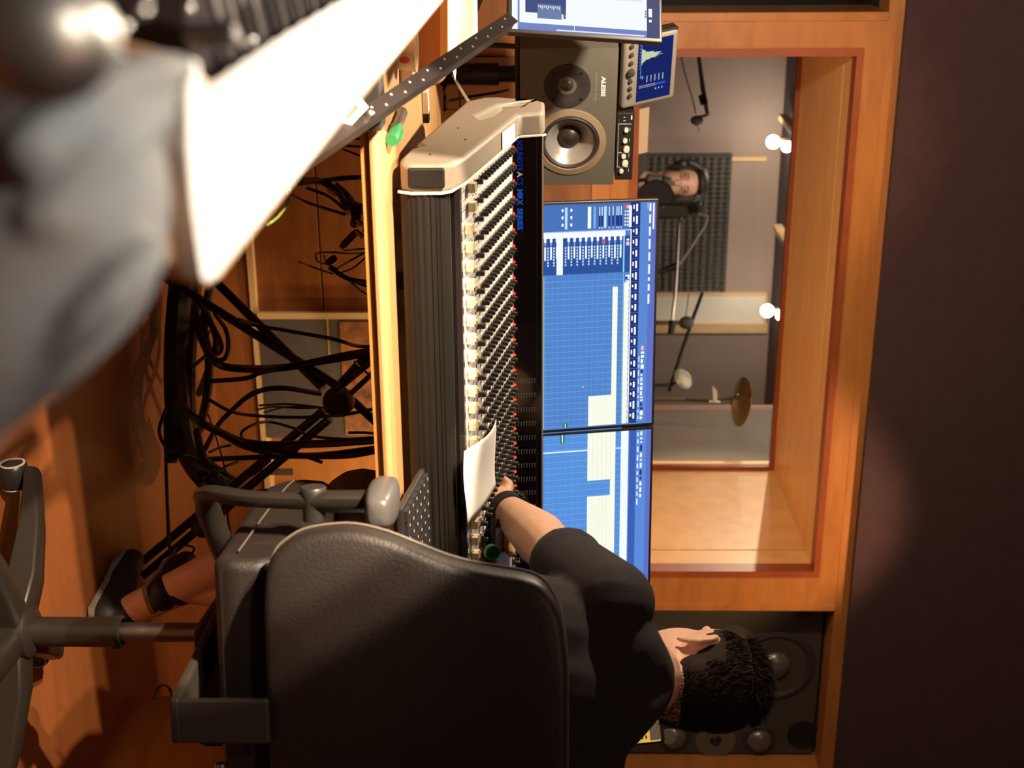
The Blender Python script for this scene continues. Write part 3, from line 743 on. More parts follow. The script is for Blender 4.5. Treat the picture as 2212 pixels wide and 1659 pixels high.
for k, u in enumerate((.016, .036, .056, .078, .100, .118, .136)):
    if u > WA-.008: break
    R_ = .0085 if k == 3 else .0048
    MB().lathe(af(u, .018, 0), nA, [(R_, 0), (R_*.95, R_*1.4), (R_*.7, R_*1.7), (0, R_*1.8)], 20).build('knob', mat('knob_bronze%d' % k, (.10, .08, .07), .3, metal=.5), an, smooth=True)
p0, p1 = P(1328, 244, 3.05), P(1322, 389, 3.14); p0.z = zt+.004; p1.z = zt+.004
pr = (p1-p0); WP = pr.length; pr.normalize(); pf_ = frame(p0, pr, (0, 0, 1))
pa = tag(MB().fbox(pf_, (0, 0, -.14), (WP, .040, 0)).build('preamp', black, bevel=.002), 'small black preamp with a row of white knobs on the loudspeaker top', 'preamp')
nP = pf_(0, 0, 1)-pf_(0, 0, 0)
for u, R_, v_ in ((.040, .0052, .022), (.066, .0055, .020), (.087, .0075, .024), (.104, .0055, .018), (.122, .0075, .022), (.141, .005, .014)):
    MB().lathe(pf_(u, v_, 0), nP, [(R_, 0), (R_*.9, .008), (0, .0085)], 20).build('knob', whitep, pa, smooth=True)
b = MB()
for a in ((.030, .030, .0306, .006, .034), (.0, 0, 0, 0, 0)): pass
b.fbox(pf_, (.026, .004, .0002), (.0268, .034, .0006)).fbox(pf_, (.026, .004, .0002), (.132, .0046, .0006)).fbox(pf_, (.096, .004, .0002), (.0968, .030, .0006)).fbox(pf_, (.132, .004, .0002), (.1328, .030, .0006))
for u in (.010, .018): b.fbox(pf_, (u, .015, .0002), (u+.001, .019, .0006))
for u in (.036, .062, .083, .100, .137): b.fbox(pf_, (u, .030, .0002), (u+.007, .0308, .0006))
b.fbox(pf_, (.006, .032, .0002), (.016, .0345, .0006))
b.build('printed_lines', whitel, pa)
# ================================================================ office chair
HUB = V((1.222, 1.992, 0)); CA = math.radians(-10)
fd = V((-math.sin(CA), math.cos(CA), 0)); rd = V((math.cos(CA), math.sin(CA), 0))
def L(a, b, z): return HUB + rd*a + fd*(b-(.035 if a or b else 0)) + V((0, 0, z))
ch = thing('office_chair', HUB, 'dark leather swivel chair with padded armrest seen from behind', 'chair')
BB = -.505
def back_hit(x, y):
    v = ray(x, y); o = L(0, BB, 0); t = (o-CAM).dot(fd)/v.dot(fd); p = CAM+v*t
    return (p-o).dot(rd), p.z
left = [back_hit(x, y) for x, y in [(566, 1330), (568, 1260), (580, 1218), (600, 1196), (640, 1172), (700, 1160), (760, 1158), (830, 1172), (900, 1196), (960, 1217), (1020, 1231), (1080, 1240), (1130, 1247), (1165, 1259), (1190, 1285), (1210, 1325), (1220, 1390), (1225, 1450)]]
ac = -.080
out = catmull([V((a, z, 0)) for a, z in left], 3)
half = [(p.x, p.y) for p in out if p.x < ac-.01]
prof2 = half + [(2*ac-a, z) for a, z in reversed(half)]
zt_, zb_ = 1.04, .63
def bk(a, z, depth):     # the back leans and curves a little
    return L(a, BB - .03*((z-zb_)/(zt_-zb_)) + .10*(a-ac)**2*4 + depth, z)
b = MB(); layers = [(-.004, .030), (-.002, .012), (.0, .003), (.006, 0), (.032, 0), (.040, .004), (.045, .014), (.048, .035)]
cx, cz = ac, (zt_+zb_)/2
rings = []
for dd, inset in layers:
    rg = []
    for a, z in prof2:
        va, vz = a-cx, z-cz; ln = math.hypot(va, vz); k = max(0, ln-inset)/ln
        rg.append(bk(cx+va*k, cz+vz*k, dd))
    rings.append(rg)
n = len(prof2); vs = [p for r_ in rings for p in r_]
fs = [(i*n+k, i*n+(k+1) % n, (i+1)*n+(k+1) % n, (i+1)*n+k) for i in range(len(rings)-1) for k in range(n)]
b.add(vs, fs)
for ri, sgn in ((0, -1), (len(rings)-1, 1)):       # closing the two faces with shrinking rings so that they follow the curve
    dd, ins = layers[ri]; prev = rings[ri]
    for s_ in (.75, .5, .25, .02):
        new = []
        for a, z in prof2:
            va, vz = a-cx, z-cz; ln = math.hypot(va, vz); k = max(0, ln-ins)/ln*s_
            new.append(bk(cx+va*k, cz+vz*k, dd+sgn*.004*(1-s_)))
        b.add(prev+new, [(k, (k+1) % n, n+(k+1) % n, n+k) for k in range(n)]); prev = new
    b.add(prev, [tuple(range(n))])
b.build('backrest', leather, ch, smooth=True, sharp=60)
seam = [bk(cx+(a-cx)*1.004, cz+(z-cz)*1.004, .032) for a, z in prof2]
MB().tube(seam+[seam[0]], .0022, 6).build('piping', mat('piping_leather', (.12, .10, .08), .3), ch, smooth=True)
# seat cushion with a rolled front edge
b = MB()
def seatfn(u, v):
    return None
pts = [(-.42, 0.563), (-.10, 0.558), (-.05, 0.563), (-.012, 0.583), (.0, 0.618), (-.012, 0.658), (-.06, 0.680), (-.16, 0.673), (-.40, 0.663), (-.435, 0.638), (-.438, 0.588)]
b.prism([L(-.285, q, z) for q, z in pts], rd*.524)
b.build('seat', leather, ch, bevel=.035, seg=5, smooth=True, sharp=80)
b = MB()
for s_ in (-1,):
    sp = catmull([L(-.288, -.15, .548), L(-.290, -.14, .59), L(-.286, -.12, .635), L(-.272, -.11, .66)], 6)
    b.tube(sp, .0015, 6)
b.tube(catmull([L(-.289, -.40, .595), L(-.291, -.2, .598), L(-.291, -.08, .602), L(-.289, -.03, .606)], 5), .0015, 6)
b.build('seat_seam', mat('piping_leather2', (.10, .085, .07), .3), ch)
MB().prism([L(-.10, -.20, .47), L(.10, -.20, .47), L(.10, .05, .47), L(-.10, .05, .47)], (0, 0, .072)).build('tilt_mechanism', chairplastic, ch, bevel=.012)
b = MB()
b.prism([L(-.125, -.515, .532), L(-.062, -.515, .532), L(-.062, -.507, .532), L(-.125, -.507, .532)], (0, 0, .12))
b.prism([L(-.125, -.515, .522), L(-.062, -.515, .522), L(-.062, -.14, .50), L(-.125, -.14, .50)], (0, 0, .014))
b.build('back_bracket', mat('bracket_plastic', (.022, .017, .013), .55), ch, bevel=.005)
MB().tube([L(.02, -.42, .562), L(.12, -.43, .562), L(.20, -.43, .555), L(.30, -.43, .53)], .008, 10).build('lever', black, ch, smooth=True)
MB().tube([L(.012, -.42, .562), L(.024, -.422, .562)], .0085, 10).build('lever_collar', steel, ch, smooth=True)
b = MB(); b.lathe(L(0, 0, .10), (0, 0, 1), [(.030, 0), (.026, .03), (.0255, .17), (.029, .175), (.029, .185), (.024, .188)], 28); b.build('column', chairplastic, ch, smooth=True)
MB().cyl(L(0, 0, .27), L(0, 0, .475), .0165, n=24).build('gas_lift', steel, ch, smooth=True)
b = MB(); b.lathe(L(0, 0, .075), (0, 0, 1), [(0, 0), (.05, 0), (.052, .02), (.045, .055), (.03, .065), (0, .065)], 32); b.build('hub', chairplastic, ch, smooth=True)
for k in range(5):
    an_ = math.radians(124-72*k); dv = V((math.cos(an_), math.sin(an_), 0)); sv = V((-dv.y, dv.x, 0))
    b = MB(); ring = []
    for s_, z, h, w_ in ((.03, .125, .060, .034), (.10, .125, .052, .030), (.20, .108, .040, .024), (.29, .085, .030, .020), (.325, .075, .026, .018)):
        c = HUB + dv*s_
        ring.append([c+sv*w_+V((0, 0, z-h)), c+sv*w_*.9+V((0, 0, z-.006)), c+sv*w_*.5+V((0, 0, z)), c-sv*w_*.5+V((0, 0, z)), c-sv*w_*.9+V((0, 0, z-.006)), c-sv*w_+V((0, 0, z-h))])
    vs = [p for r_ in ring for p in r_]
    b.add(vs, [(i*6+q, i*6+(q+1) % 6, (i+1)*6+(q+1) % 6, (i+1)*6+q) for i in range(4) for q in range(6)]+[(0, 1, 2, 3, 4, 5), tuple(24+q for q in range(6))[::-1]])
    o = b.build('base_leg', chairplastic, ch, smooth=True, bevel=.003)
    c = HUB + dv*.315; wa = (sv*math.cos(.6)+dv*math.sin(.6))
    w1 = MB()
    w1.lathe(c+V((0, 0, .027))-wa*.024, wa, [(0, .001), (.016, 0), (.020, .003), (.024, .002), (.0265, .006), (.0265, .042), (.024, .046), (.020, .045), (.016, .048), (0, .047)], 28)
    wo_ = w1.build('caster', mat('caster_black%d' % k, (.02, .018, .018), .35), ch, smooth=True)
    rm_ = mat('caster_ring%d' % k, (.55, .52, .48), .45)
    for hh in (.0005, .0475):
        w2 = MB().lathe(c+V((0, 0, .027))-wa*.024+wa*hh, wa, [(.0195, -.001), (.0235, -.001), (.0235, .001), (.0195, .001)], 28)
        w2.build('tread', rm_, wo_, smooth=True)
    MB().tube([c+V((0, 0, .05)), c+V((0, 0, .075))], .008, 10).build('caster_stem', black, ch)
# armrests
for s_ in (-1, 1):
    ap = MB()
    p0_ = L(s_*.30, .06, .505); 
    path = catmull([L(s_*.20, -.20, .535), L(s_*.30, -.24, .515), L(s_*.338, -.29, .53), L(s_*.342, -.33, .60), L(s_*.343, -.345, .70), L(s_*.343, -.345, .770)], 5)
    ap.tube(path, [.014]*6+[.012]*(len(path)-12)+[.016]*6, 12, flat=1.4)
    arm = ap.build('armrest_post', chairplastic, ch, smooth=True)
    kb_ = MB(); kb_.lathe(L(s_*.350, -.345, .690), rd*s_, [(.0, -.036), (.016, -.034), (.016, -.010), (.018, .0), (.018, .012), (.0165, .014), (0, .014)], 24); kb_.build('armrest_knob', black, ch, smooth=True)
    pb = MB(); rr = []
    N = 14
    for i in range(N+1):
        t = i/N; q = -.42+.13*t; k = math.sin(PI*min(1, max(.0, t*.96+.02)))**.22
        rr.append([L(s_*.345+(abs(math.cos(a))**.6*(1 if math.cos(a) > 0 else -1))*.030*k, q, .787+(abs(math.sin(a))**.6*(1 if math.sin(a) > 0 else -1))*.023*k) for a in [2*PI*j/16 for j in range(16)]])
    pb.add([p for r_ in rr for p in r_], [(i*16+j, i*16+(j+1) % 16, (i+1)*16+(j+1) % 16, (i+1)*16+j) for i in range(N) for j in range(16)]+[tuple(range(16)), tuple(N*16+j for j in range(16))[::-1]])
    pb.build('armrest_pad', mat('armrest_vinyl%d' % (s_+1), (.07, .068, .068), .34, bump=.1, bscale=400), ch, smooth=True, subsurf=1)
# ================================================================ engineer seated at the console
def organ(name, shapes, m_, parent, vox, sm=6, extra=None):
    b = MB()
    for s_ in shapes:
        k = s_[0]
        if k == 'c': b.caps(s_[1], s_[2], s_[3], s_[4], 16, 5)
        elif k == 'e': b.ell(s_[1], s_[2], s_[3] if len(s_) > 3 else None, 20, 14)
        elif k == 't':
            pts = catmull(s_[1], 4); rr = []
            rs = s_[2]
            for i in range(len(pts)):
                f = i/4; j = min(int(f), len(rs)-2); rr.append(rs[j]+(rs[j+1]-rs[j])*(f-j))
            b.tube(pts, rr, 16, flat=s_[3] if len(s_) > 3 else 1.0)
            b.ell(pts[0], (rr[0],)*3, None, 12, 8); b.ell(pts[-1], (rr[-1],)*3, None, 12, 8)
    return b.build(name, m_, parent, smooth=True, remesh=vox, smooths=sm)
def mixp(a, b_, t): return V(a).lerp(V(b_), t)
N_ = P(1385, 1462, 2.10)          # base of the neck
LS = P(1318, 1300, 2.06); RS = P(1258, 1640, 2.02)
EL = P(1196, 1196, 2.24); WR = P(1094, 1098, 2.40)
HD = P(1510, 1458, 2.29)
PV = V((1.12, 1.72, .755))
per = thing('person', (PV.x, PV.y, .66), 'person in a black t-shirt and grey shorts seated at the console, seen from behind', 'person')
hdir = V((-.05, 1, -.02)).normalized(); hr = hdir.cross(V((0, 0, 1))).normalized(); hu = hr.cross(hdir)   # head: forward, right, up
HR = Matrix((hr, hdir, hu)).transposed()
def hp(a, b_, c): return HD + hr*a + hdir*b_ + hu*c
head = [('e', hp(0, -.005, .025), (.074, .094, .090), HR), ('e', hp(0, .030, -.030), (.060, .070, .085), HR), ('e', hp(0, .055, -.075), (.036, .040, .035), HR),
        ('e', hp(0, -.050, -.020), (.060, .045, .060), HR), ('c', hp(0, .098, .005), hp(0, .118, -.022), .008, .014), ('e', hp(0, .098, -.058), (.024, .010, .012), HR),
        ('e', hp(-.03, .078, .022), (.016, .012, .010), HR), ('e', hp(.03, .078, .022), (.016, .012, .010), HR)]
def ear(s_):
    pts = [hp(s_*(.070), .006, -.036), hp(s_*.076, -.008, -.024), hp(s_*.083, -.020, -.002), hp(s_*.085, -.018, .016), hp(s_*.080, -.004, .026), hp(s_*.073, .008, .020)]
    return [('t', pts, [.0055, .0045, .0045, .0045, .0045, .004]), ('e', hp(s_*.074, -.004, -.004), (.006, .015, .026), HR)]
neckb = mixp(N_, HD, -.15)
body = head + ear(-1) + ear(1) + [('t', [hp(0, -.010, -.030), hp(0, -.022, -.09), N_+V((0, .005, 0)), N_+V((0, 0, -.06))], [.060, .056, .062, .075])]
chestL, chestR = mixp(LS, RS, .28)+V((0, 0, -.10)), mixp(LS, RS, .72)+V((0, 0, -.10))
midt = mixp(LS, RS, .5)
body += [('c', mixp(LS, RS, .08), mixp(LS, RS, .92), .052, .052), ('c', chestL, mixp(chestL, PV, .85)+V((-.06, 0, 0)), .085, .085), ('c', chestR, mixp(chestR, PV, .85)+V((.06, 0, 0)), .085, .085), ('e', PV, (.155, .11, .10))]
# left arm reaches to the knobs, right arm rests ahead
up_mid = mixp(LS, EL, .5)
body += [('t', [LS, up_mid, EL], [.048, .046, .043]), ('t', [EL, mixp(EL, WR, .35)+V((0, 0, .004)), mixp(EL, WR, .75), WR], [.043, .046, .035, .0265], 1.0)]
ER = P(1150, 1760, 2.15); WRr = P(1080, 1640, 2.45)
body += [('t', [RS, mixp(RS, ER, .5), ER], [.048, .044, .038]), ('t', [ER, mixp(ER, WRr, .4), WRr], [.038, .036, .024])]
# left hand: palm, four fingers of their own length curled onto the knobs, thumb to the right
PMc = P(1078, 1088, 2.435)
def fing(pts, r0, r1): return ('t', pts, [r0, (r0*2+r1)/3, (r0+2*r1)/3, r1])
body += [('t', [WR, mixp(WR, PMc, .5), PMc, P(1072, 1078, 2.455)], [.0255, .027, .028, .023], 1.25)]
K_ = [P(1092, 1066, 2.452), P(1082, 1062, 2.462), P(1073, 1064, 2.466), P(1066, 1072, 2.462)]
body += [('c', PMc, k_, .020, .0125) for k_ in K_]
body += [fing([K_[0], P(1100, 1050, 2.462), P(1093, 1040, 2.462), P(1083, 1031, 2.458)], .0110, .0072),
         fing([K_[1], P(1091, 1046, 2.480), P(1080, 1037, 2.478), P(1070, 1036, 2.470)], .0108, .0072),
         fing([K_[2], P(1076, 1048, 2.482), P(1066, 1044, 2.476), P(1060, 1046, 2.468)], .0100, .0068),
         fing([K_[3], P(1064, 1060, 2.474), P(1058, 1060, 2.468), P(1054, 1064, 2.460)], .0090, .0062)]
body += [('t', [P(1078, 1112, 2.425), P(1082, 1136, 2.43), P(1090, 1160, 2.435), P(1098, 1178, 2.435), P(1104, 1192, 2.43)], [.020, .0165, .0145, .0128, .0098])]
# right hand, simpler pose on the console
body += [('t', [WRr, WRr+V((-.03, .05, -.01))], [.024, .022], 1.3)]
for k in range(4):
    a0 = WRr+V((-.055+.018*k, .06, -.012)); body.append(fing([a0, a0+V((-.004, .03, .004)), a0+V((-.006, .05, -.006)), a0+V((-.006, .06, -.02))], .010, .007))
a0 = WRr+V((-.04, .02, -.01)); body.append(fing([a0, a0+V((-.025, .02, -.004)), a0+V((-.035, .04, -.008)), a0+V((-.038, .052, -.012))], .012, .009))
# legs
hipL, hipR = PV+V((-.085, .04, -.02)), PV+V((.095, .04, -.02))
knL, knR = V((1.13, 2.32, .665)), V((1.33, 2.30, .66))
anL, anR = P(405, 1268, 2.92), P(285, 1318, 3.02)
body += [('t', [hipL, mixp(hipL, knL, .5), knL], [.085, .074, .056]), ('t', [knL, mixp(knL, anR, .3)+V((0, .0, .01)), mixp(knL, anR, .7), anR], [.054, .056, .042, .036]),
         ('t', [hipR, mixp(hipR, knR, .5), knR], [.085, .074, .056]), ('t', [knR, mixp(knR, anL, .3), mixp(knR, anL, .7), anL], [.054, .056, .042, .036])]
bo = organ('body', body, skin, per, .0042, 3)
# t-shirt: follows the torso, open at neck, sleeves and waist
sh = [('c', mixp(LS, RS, .07)+V((0, 0, -.003)), mixp(LS, RS, .93)+V((0, 0, -.003)), .066, .066), ('c', chestL, mixp(chestL, PV, .95)+V((-.06, 0, 0)), .108, .108), ('c', chestR, mixp(chestR, PV, .95)+V((.06, 0, 0)), .108, .108),
      ('c', mixp(chestL, chestR, .5)+V((0, -.012, .02)), mixp(midt, PV, .95), .105, .12),
      ('t', [mixp(LS, RS, .18)+V((0, 0, .018)), mixp(LS, RS, .36)+V((0, 0, .045)), N_+V((0, -.008, -.008)), mixp(LS, RS, .64)+V((0, 0, .045)), mixp(LS, RS, .82)+V((0, 0, .018))], [.055, .058, .062, .058, .055]),
      ('t', [LS+V((0, -.005, .002)), mixp(LS, EL, .35)+V((0, 0, -.004)), mixp(LS, EL, .62)+V((0, 0, -.004)), mixp(LS, EL, .74)], [.068, .065, .062, .064]),
      ('t', [RS, mixp(RS, ER, .4), mixp(RS, ER, .85)], [.066, .062, .058]), ('e', PV+V((0, 0, .02)), (.175, .128, .10))]
# folds across the back and at the shoulder
rnd = random.Random(2)
for k in range(7):
    t = .15+.11*k; a = mixp(LS, RS, t)+V((0, -.075, -.02-.02*rnd.random())); e = mixp(LS, RS, .5+(t-.5)*.75)+V((0, -.085, -.17-.05*rnd.random()))
    sh.append(('t', [a, mixp(a, e, .5)+V((rnd.uniform(-.01, .01), -.012, 0)), e], [.012, .020, .012]))
for k in range(3):
    a = mixp(LS, EL, .35+.17*k)
    sh.append(('t', [a+V((-.03, -.045, .035)), a+V((.0, -.062, 0)), a+V((.025, -.045, -.045))], [.006, .010, .006]))
so_ = organ('t_shirt', sh, shirt, per, .006, 5)
# cut the openings clean: neck hole and left cuff, as a boolean-free notch made by hiding nothing - the shirt simply ends where the skin emerges
shorts = [('e', PV+V((0, 0, -.01)), (.17, .13, .10)), ('t', [hipL, mixp(hipL, knL, .5), mixp(hipL, knL, .86)], [.10, .092, .084]), ('t', [hipR, mixp(hipR, knR, .5), mixp(hipR, knR, .86)], [.10, .092, .084])]
for k in range(5):
    a = mixp(hipL, knL, .45+.09*k); shorts.append(('t', [a+V((-.080, .0, -.02)), a+V((-.06, .03, .055)), a+V((0, .035, .085))], [.006, .010, .006]))
organ('shorts', shorts, mat('grey_cotton', (.17, .145, .13), .9, bump=.3, bscale=400), per, .006, 3)
def shoe(ank, toe, upv):
    ank = V(ank); toe = V(toe); d_ = (toe-ank).normalized(); s_ = d_.cross(V(upv)).normalized(); u_ = s_.cross(d_)
    h = ank - u_*.05 - d_*.02; Ls = (toe-ank).length
    s1 = [('c', h, h+d_*(Ls*.55), .036, .038), ('c', h+d_*(Ls*.5)-s_*.006-u_*.006, h+d_*(Ls*.92)-s_*.004-u_*.012, .036, .028), ('c', h+u_*.045, h+d_*(Ls*.45)+u_*.012, .032, .030)]
    o = organ('shoe', s1, mat('black_shoe', (.012, .011, .012), .6), per, .005, 4)
    b = MB(); pts = []
    for t, w_, dz in ((-.030, .020, .030), (-.02, .032, .034), (Ls*.35, .034, .034), (Ls*.65, .042, .036), (Ls*.9, .032, .036), (Ls*1.02, .014, .036)):
        pts.append((h+d_*t-u_*dz, w_))
    lo = [p+s_*w_ for p, w_ in pts]+[p-s_*w_ for p, w_ in reversed(pts)]
    b.prism(lo, u_*.014); b.build('sole', mat('pale_sole', (.22, .17, .12), .7), o, bevel=.003)
shoe(anR, P(352, 1196, 3.22), (0, 0, 1)); shoe(anL, P(468, 1196, 3.10), (-.25, 0, 1))
# watch
wd = (WR-EL).normalized(); wc = WR - wd*.004
b = MB(); rn = []
for r_, h in ((.0292, -.011), (.0318, -.010), (.0318, .010), (.0292, .011)): rn.append((r_, h))
b.lathe(wc, wd, rn+[rn[0]], 40)
wt = tag(b.build('wristwatch', black, smooth=True, sharp=50), 'black wristwatch on the left wrist of the seated person', 'watch')
wu = (V((-.2, -.2, 1)) - wd*V((-.2, -.2, 1)).dot(wd)).normalized()
MB().lathe(wc+wu*.030, wu, [(0, 0), (.017, 0), (.018, .004), (.016, .008), (0, .008)], 28).build('watch_case', blackgloss, wt, smooth=True)
# hair: a cap that follows the skull, with short strands
hc = [('e', hp(0, -.012, .032), (.0770, .097, .0850), HR), ('e', hp(0, -.048, -.006), (.068, .055, .060), HR), ('e', hp(0, .035, .068), (.066, .058, .046), HR)]
ho = organ('hair', hc, hairm, per, .005, 3)
b = MB(); rnd = random.Random(11)
for k in range(12000):
    th = rnd.uniform(0, 2*PI); ph = math.acos(rnd.uniform(-.75, 1))
    dl = V((math.sin(ph)*math.cos(th), math.sin(ph)*math.sin(th), math.cos(ph)))
    if dl.y > .45 and dl.z < .35: continue
    if dl.z < -.35 and dl.y > -.25: continue
    if abs(dl.x) > .80 and dl.z < .12 and dl.y > -.4: continue
    if dl.z > -.42: base = hp(dl.x*.0770, -.012+dl.y*.097, .032+dl.z*.085)
    else: base = hp(dl.x*.075, -.045+dl.y*.064, .000+(dl.z+.42)*.22)
    g = HR @ V((dl.x*.30+.14*rnd.uniform(-1, 1), dl.y*.30-.30+.12*rnd.uniform(-1, 1), dl.z*.25-.85*(dl.z < .55)+.12*rnd.uniform(-1, 1)))
    ln = rnd.uniform(.008, .015)*(1.0 if dl.z < .5 else 1.5); tip = base+g.normalized()*ln
    sd = g.cross(V((rnd.uniform(-1, 1), rnd.uniform(-1, 1), rnd.uniform(-1, 1)))).normalized()*.0009
    b.add([base-sd, base+sd, tip], [(0, 1, 2)])
b.build('hair_strands', hairm, ho)

# ================================================================ singer in the booth
SG = P(1470, 395, 6.6)
sg = thing('person', (SG.x, SG.y+.03, 0), 'person with closed eyes and dark headphones singing behind the glass', 'person')
fdv = (CAM-SG); fdv.z = 0; fdv.normalize(); sr = fdv.cross(V((0, 0, 1))).normalized(); SRm = Matrix((sr, fdv, V((0, 0, 1)))).transposed()
def gp(a, b_, c): return SG + sr*a + fdv*b_ + V((0, 0, c))
sb = [('e', gp(0, -.02, .035), (.072, .090, .088), SRm), ('e', gp(0, .012, -.035), (.058, .066, .080), SRm), ('e', gp(0, .038, -.090), (.036, .036, .034), SRm),
      ('c', gp(0, .078, -.002), gp(0, .098, -.034), .008, .014), ('e', gp(0, .072, -.066), (.025, .010, .011), SRm), ('c', gp(-.044, .068, .022), gp(-.016, .078, .024), .007, .007), ('c', gp(.044, .068, .022), gp(.016, .078, .024), .007, .007),
      ('t', [gp(0, -.03, -.05), gp(0, -.035, -.12), gp(0, -.035, -.18)], [.056, .054, .06]),
      ('c', gp(-.16, -.04, -.23), gp(.16, -.04, -.23), .05, .05), ('c', gp(-.07, -.04, -.32), gp(-.06, -.04, -.62), .10, .085), ('c', gp(.07, -.04, -.32), gp(.06, -.04, -.62), .10, .085), ('e', gp(0, -.04, -.75), (.16, .11, .11), SRm)]
zf = SG.z
for s_ in (-1, 1):
    sb += [('t', [gp(s_*.18, -.04, -.24), gp(s_*.22, -.04, -.50), gp(s_*.16, .10, -.66)], [.048, .040, .03]), ('t', [gp(s_*.16, .10, -.66), gp(s_*.12, .14, -.67), gp(s_*.09, .16, -.68)], [.028, .024, .014]),
           ('t', [gp(s_*.09, -.04, -.80), gp(s_*.10, -.02, -zf+.52), gp(s_*.10, -.05, -zf+.09)], [.085, .058, .04]), ('c', gp(s_*.10, -.06, -zf+.045), gp(s_*.12, .12, -zf+.04), .042, .036)]
organ('body', sb, skin_b, sg, .009, 2)
cl = [('c', gp(-.16, -.04, -.23), gp(.16, -.04, -.23), .062, .062), ('c', gp(-.07, -.04, -.32), gp(-.06, -.04, -.70), .115, .11), ('c', gp(.07, -.04, -.32), gp(.06, -.04, -.70), .115, .11)]
for s_ in (-1, 1): cl.append(('t', [gp(s_*.18, -.04, -.24), gp(s_*.22, -.04, -.50), gp(s_*.17, .07, -.64)], [.060, .052, .042]))
organ('sweater', cl, mat('grey_sweater', (.06, .055, .05), .9), sg, .010, 2)
tr_ = [('e', gp(0, -.04, -.78), (.175, .125, .13), SRm)]
for s_ in (-1, 1): tr_.append(('t', [gp(s_*.09, -.04, -.82), gp(s_*.10, -.02, -zf+.52), gp(s_*.10, -.05, -zf+.12)], [.10, .072, .060]))
organ('trousers', tr_, mat('dark_denim', (.02, .02, .03), .9), sg, .012, 2)
hs = [('e', gp(0, -.040, .054), (.084, .094, .090), SRm), ('e', gp(0, .030, .100), (.062, .042, .026), SRm), ('t', [gp(-.075, .0, .055), gp(-.082, -.005, -.01), gp(-.080, -.02, -.075)], [.022, .024, .020]), ('t', [gp(.072, .0, .055), gp(.078, -.01, .0), gp(.074, -.025, -.05)], [.018, .018, .014])]
organ('hair', hs, mat('dark_hair', (.03, .016, .010), .6), sg, .007, 1)
b = MB()
for s_ in (-1, 1):   # closed eyelids and brows as thin raised bands on the face
    b.tube(catmull([gp(s_*.018, .0745, .0005), gp(s_*.030, .0755, -.003), gp(s_*.045, .066, .000)], 3), .0022, 6)
    b.tube(catmull([gp(s_*.014, .079, .026), gp(s_*.030, .079, .031), gp(s_*.048, .066, .024)], 3), .0030, 6)
b.build('eyelashes', mat('lash', (.10, .05, .03), .7), sg, smooth=True)
hd = MB(); arc = [gp(math.sin(a)*.104, -.03, .030+math.cos(a)*.098) for a in [math.radians(q) for q in range(-95, 96, 10)]]
hd.tube(arc, .010, 8, flat=1.6)
hp_ = tag(hd.build('headphones', black, smooth=True), 'black headphones over the hair of the singer behind the glass', 'headphones')
for s_ in (-1, 1):
    MB().lathe(gp(s_*.082, -.028, .012), sr*s_, [(0, -.004), (.036, -.004), (.040, .004), (.036, .022), (.024, .028), (0, .028)], 24).build('ear_cup', black, hp_, smooth=True)
MB().tube([gp(math.sin(a)*.112, -.024, .030+math.cos(a)*.106) for a in [math.radians(q) for q in range(-60, 61, 10)]], .003, 6).build('chrome_band', steel, hp_, smooth=True)
# ================================================================ large loudspeaker flush in the right recess
def face_pt(x, y): return PY(x, y, 3.99)
big = thing('monitor_loudspeaker', (2.62, 4.15, 1.216), 'large charcoal multi-driver loudspeaker in the recess right of the window', 'loudspeaker')
spk2 = mat('charcoal_baffle', (.050, .045, .038), .6, bump=.2, bscale=300)
MB().box((2.306, 3.99, 1.217), (2.935, 4.38, 1.975)).build('cabinet', spk2, big, bevel=.003)
mid = mat('driver_sheen', (.16, .15, .14), .28, metal=.4); horn_m = mat('horn_plate', (.12, .10, .075), .6)
def driver(x, y, rpx, kind, name):
    c = face_pt(x, y); R_ = rpx/2900*(c-CAM).dot(FW); n = V((0, -1, 0))
    if kind == 'cone':
        MB().lathe(c, n, [(R_*1.12, 0), (R_*1.11, .003), (R_*1.02, .006), (R_*.97, .008), (R_*.90, .004), (R_*.86, .0005)], 56).build(name+'_surround', spkdark, big, smooth=True)
        MB().lathe(c, n, [(R_*.87, .002), (R_*.75, .0015), (R_*.42, .0008)], 48).build(name+'_cone', mat(name+'_cone_m', (.06, .05, .04), .5), big, smooth=True)
        MB().lathe(c, n, [(R_*.42, .001), (R_*.38, .010), (R_*.24, .022), (0, .028)], 40).build(name+'_cap', mid, big, smooth=True)
    elif kind == 'dome':
        MB().lathe(c, n, [(R_*1.35, 0), (R_*1.3, .003), (R_*1.08, .004), (R_, .001)], 48).build(name+'_ring', spkdark, big, smooth=True)
        MB().lathe(c, n, [(R_, .001), (R_*.92, .010), (R_*.6, .021), (0, .027)], 40).build(name, mid, big, smooth=True)
    elif kind == 'plate':
        MB().lathe(c, n, [(R_, 0), (R_, .003), (R_*.3, .0035), (R_*.28, .001)], 48).build(name, horn_m, big, smooth=True)
        MB().lathe(c, n, [(R_*.28, .0015), (R_*.22, .008), (0, .012)], 32).build(name+'_dome', mat(name+'_m', (.03, .02, .02), .25), big, smooth=True)
    else:
        MB().lathe(c, n, [(R_*1.04, 0), (R_*1.04, .004), (R_, .004), (R_*.99, .0006), (0, .0004)], 48).build(name, mat('port_black', (.003, .003, .003), .8), big, smooth=True)
driver(1675, 1438, 78, 'cone', 'woofer'); driver(1456, 1594, 27, 'dome', 'midrange'); driver(1546, 1599, 43, 'plate', 'tweeter'); driver(1640, 1600, 27, 'dome', 'midrange'); driver(1735, 1587, 33, 'port', 'bass_port')
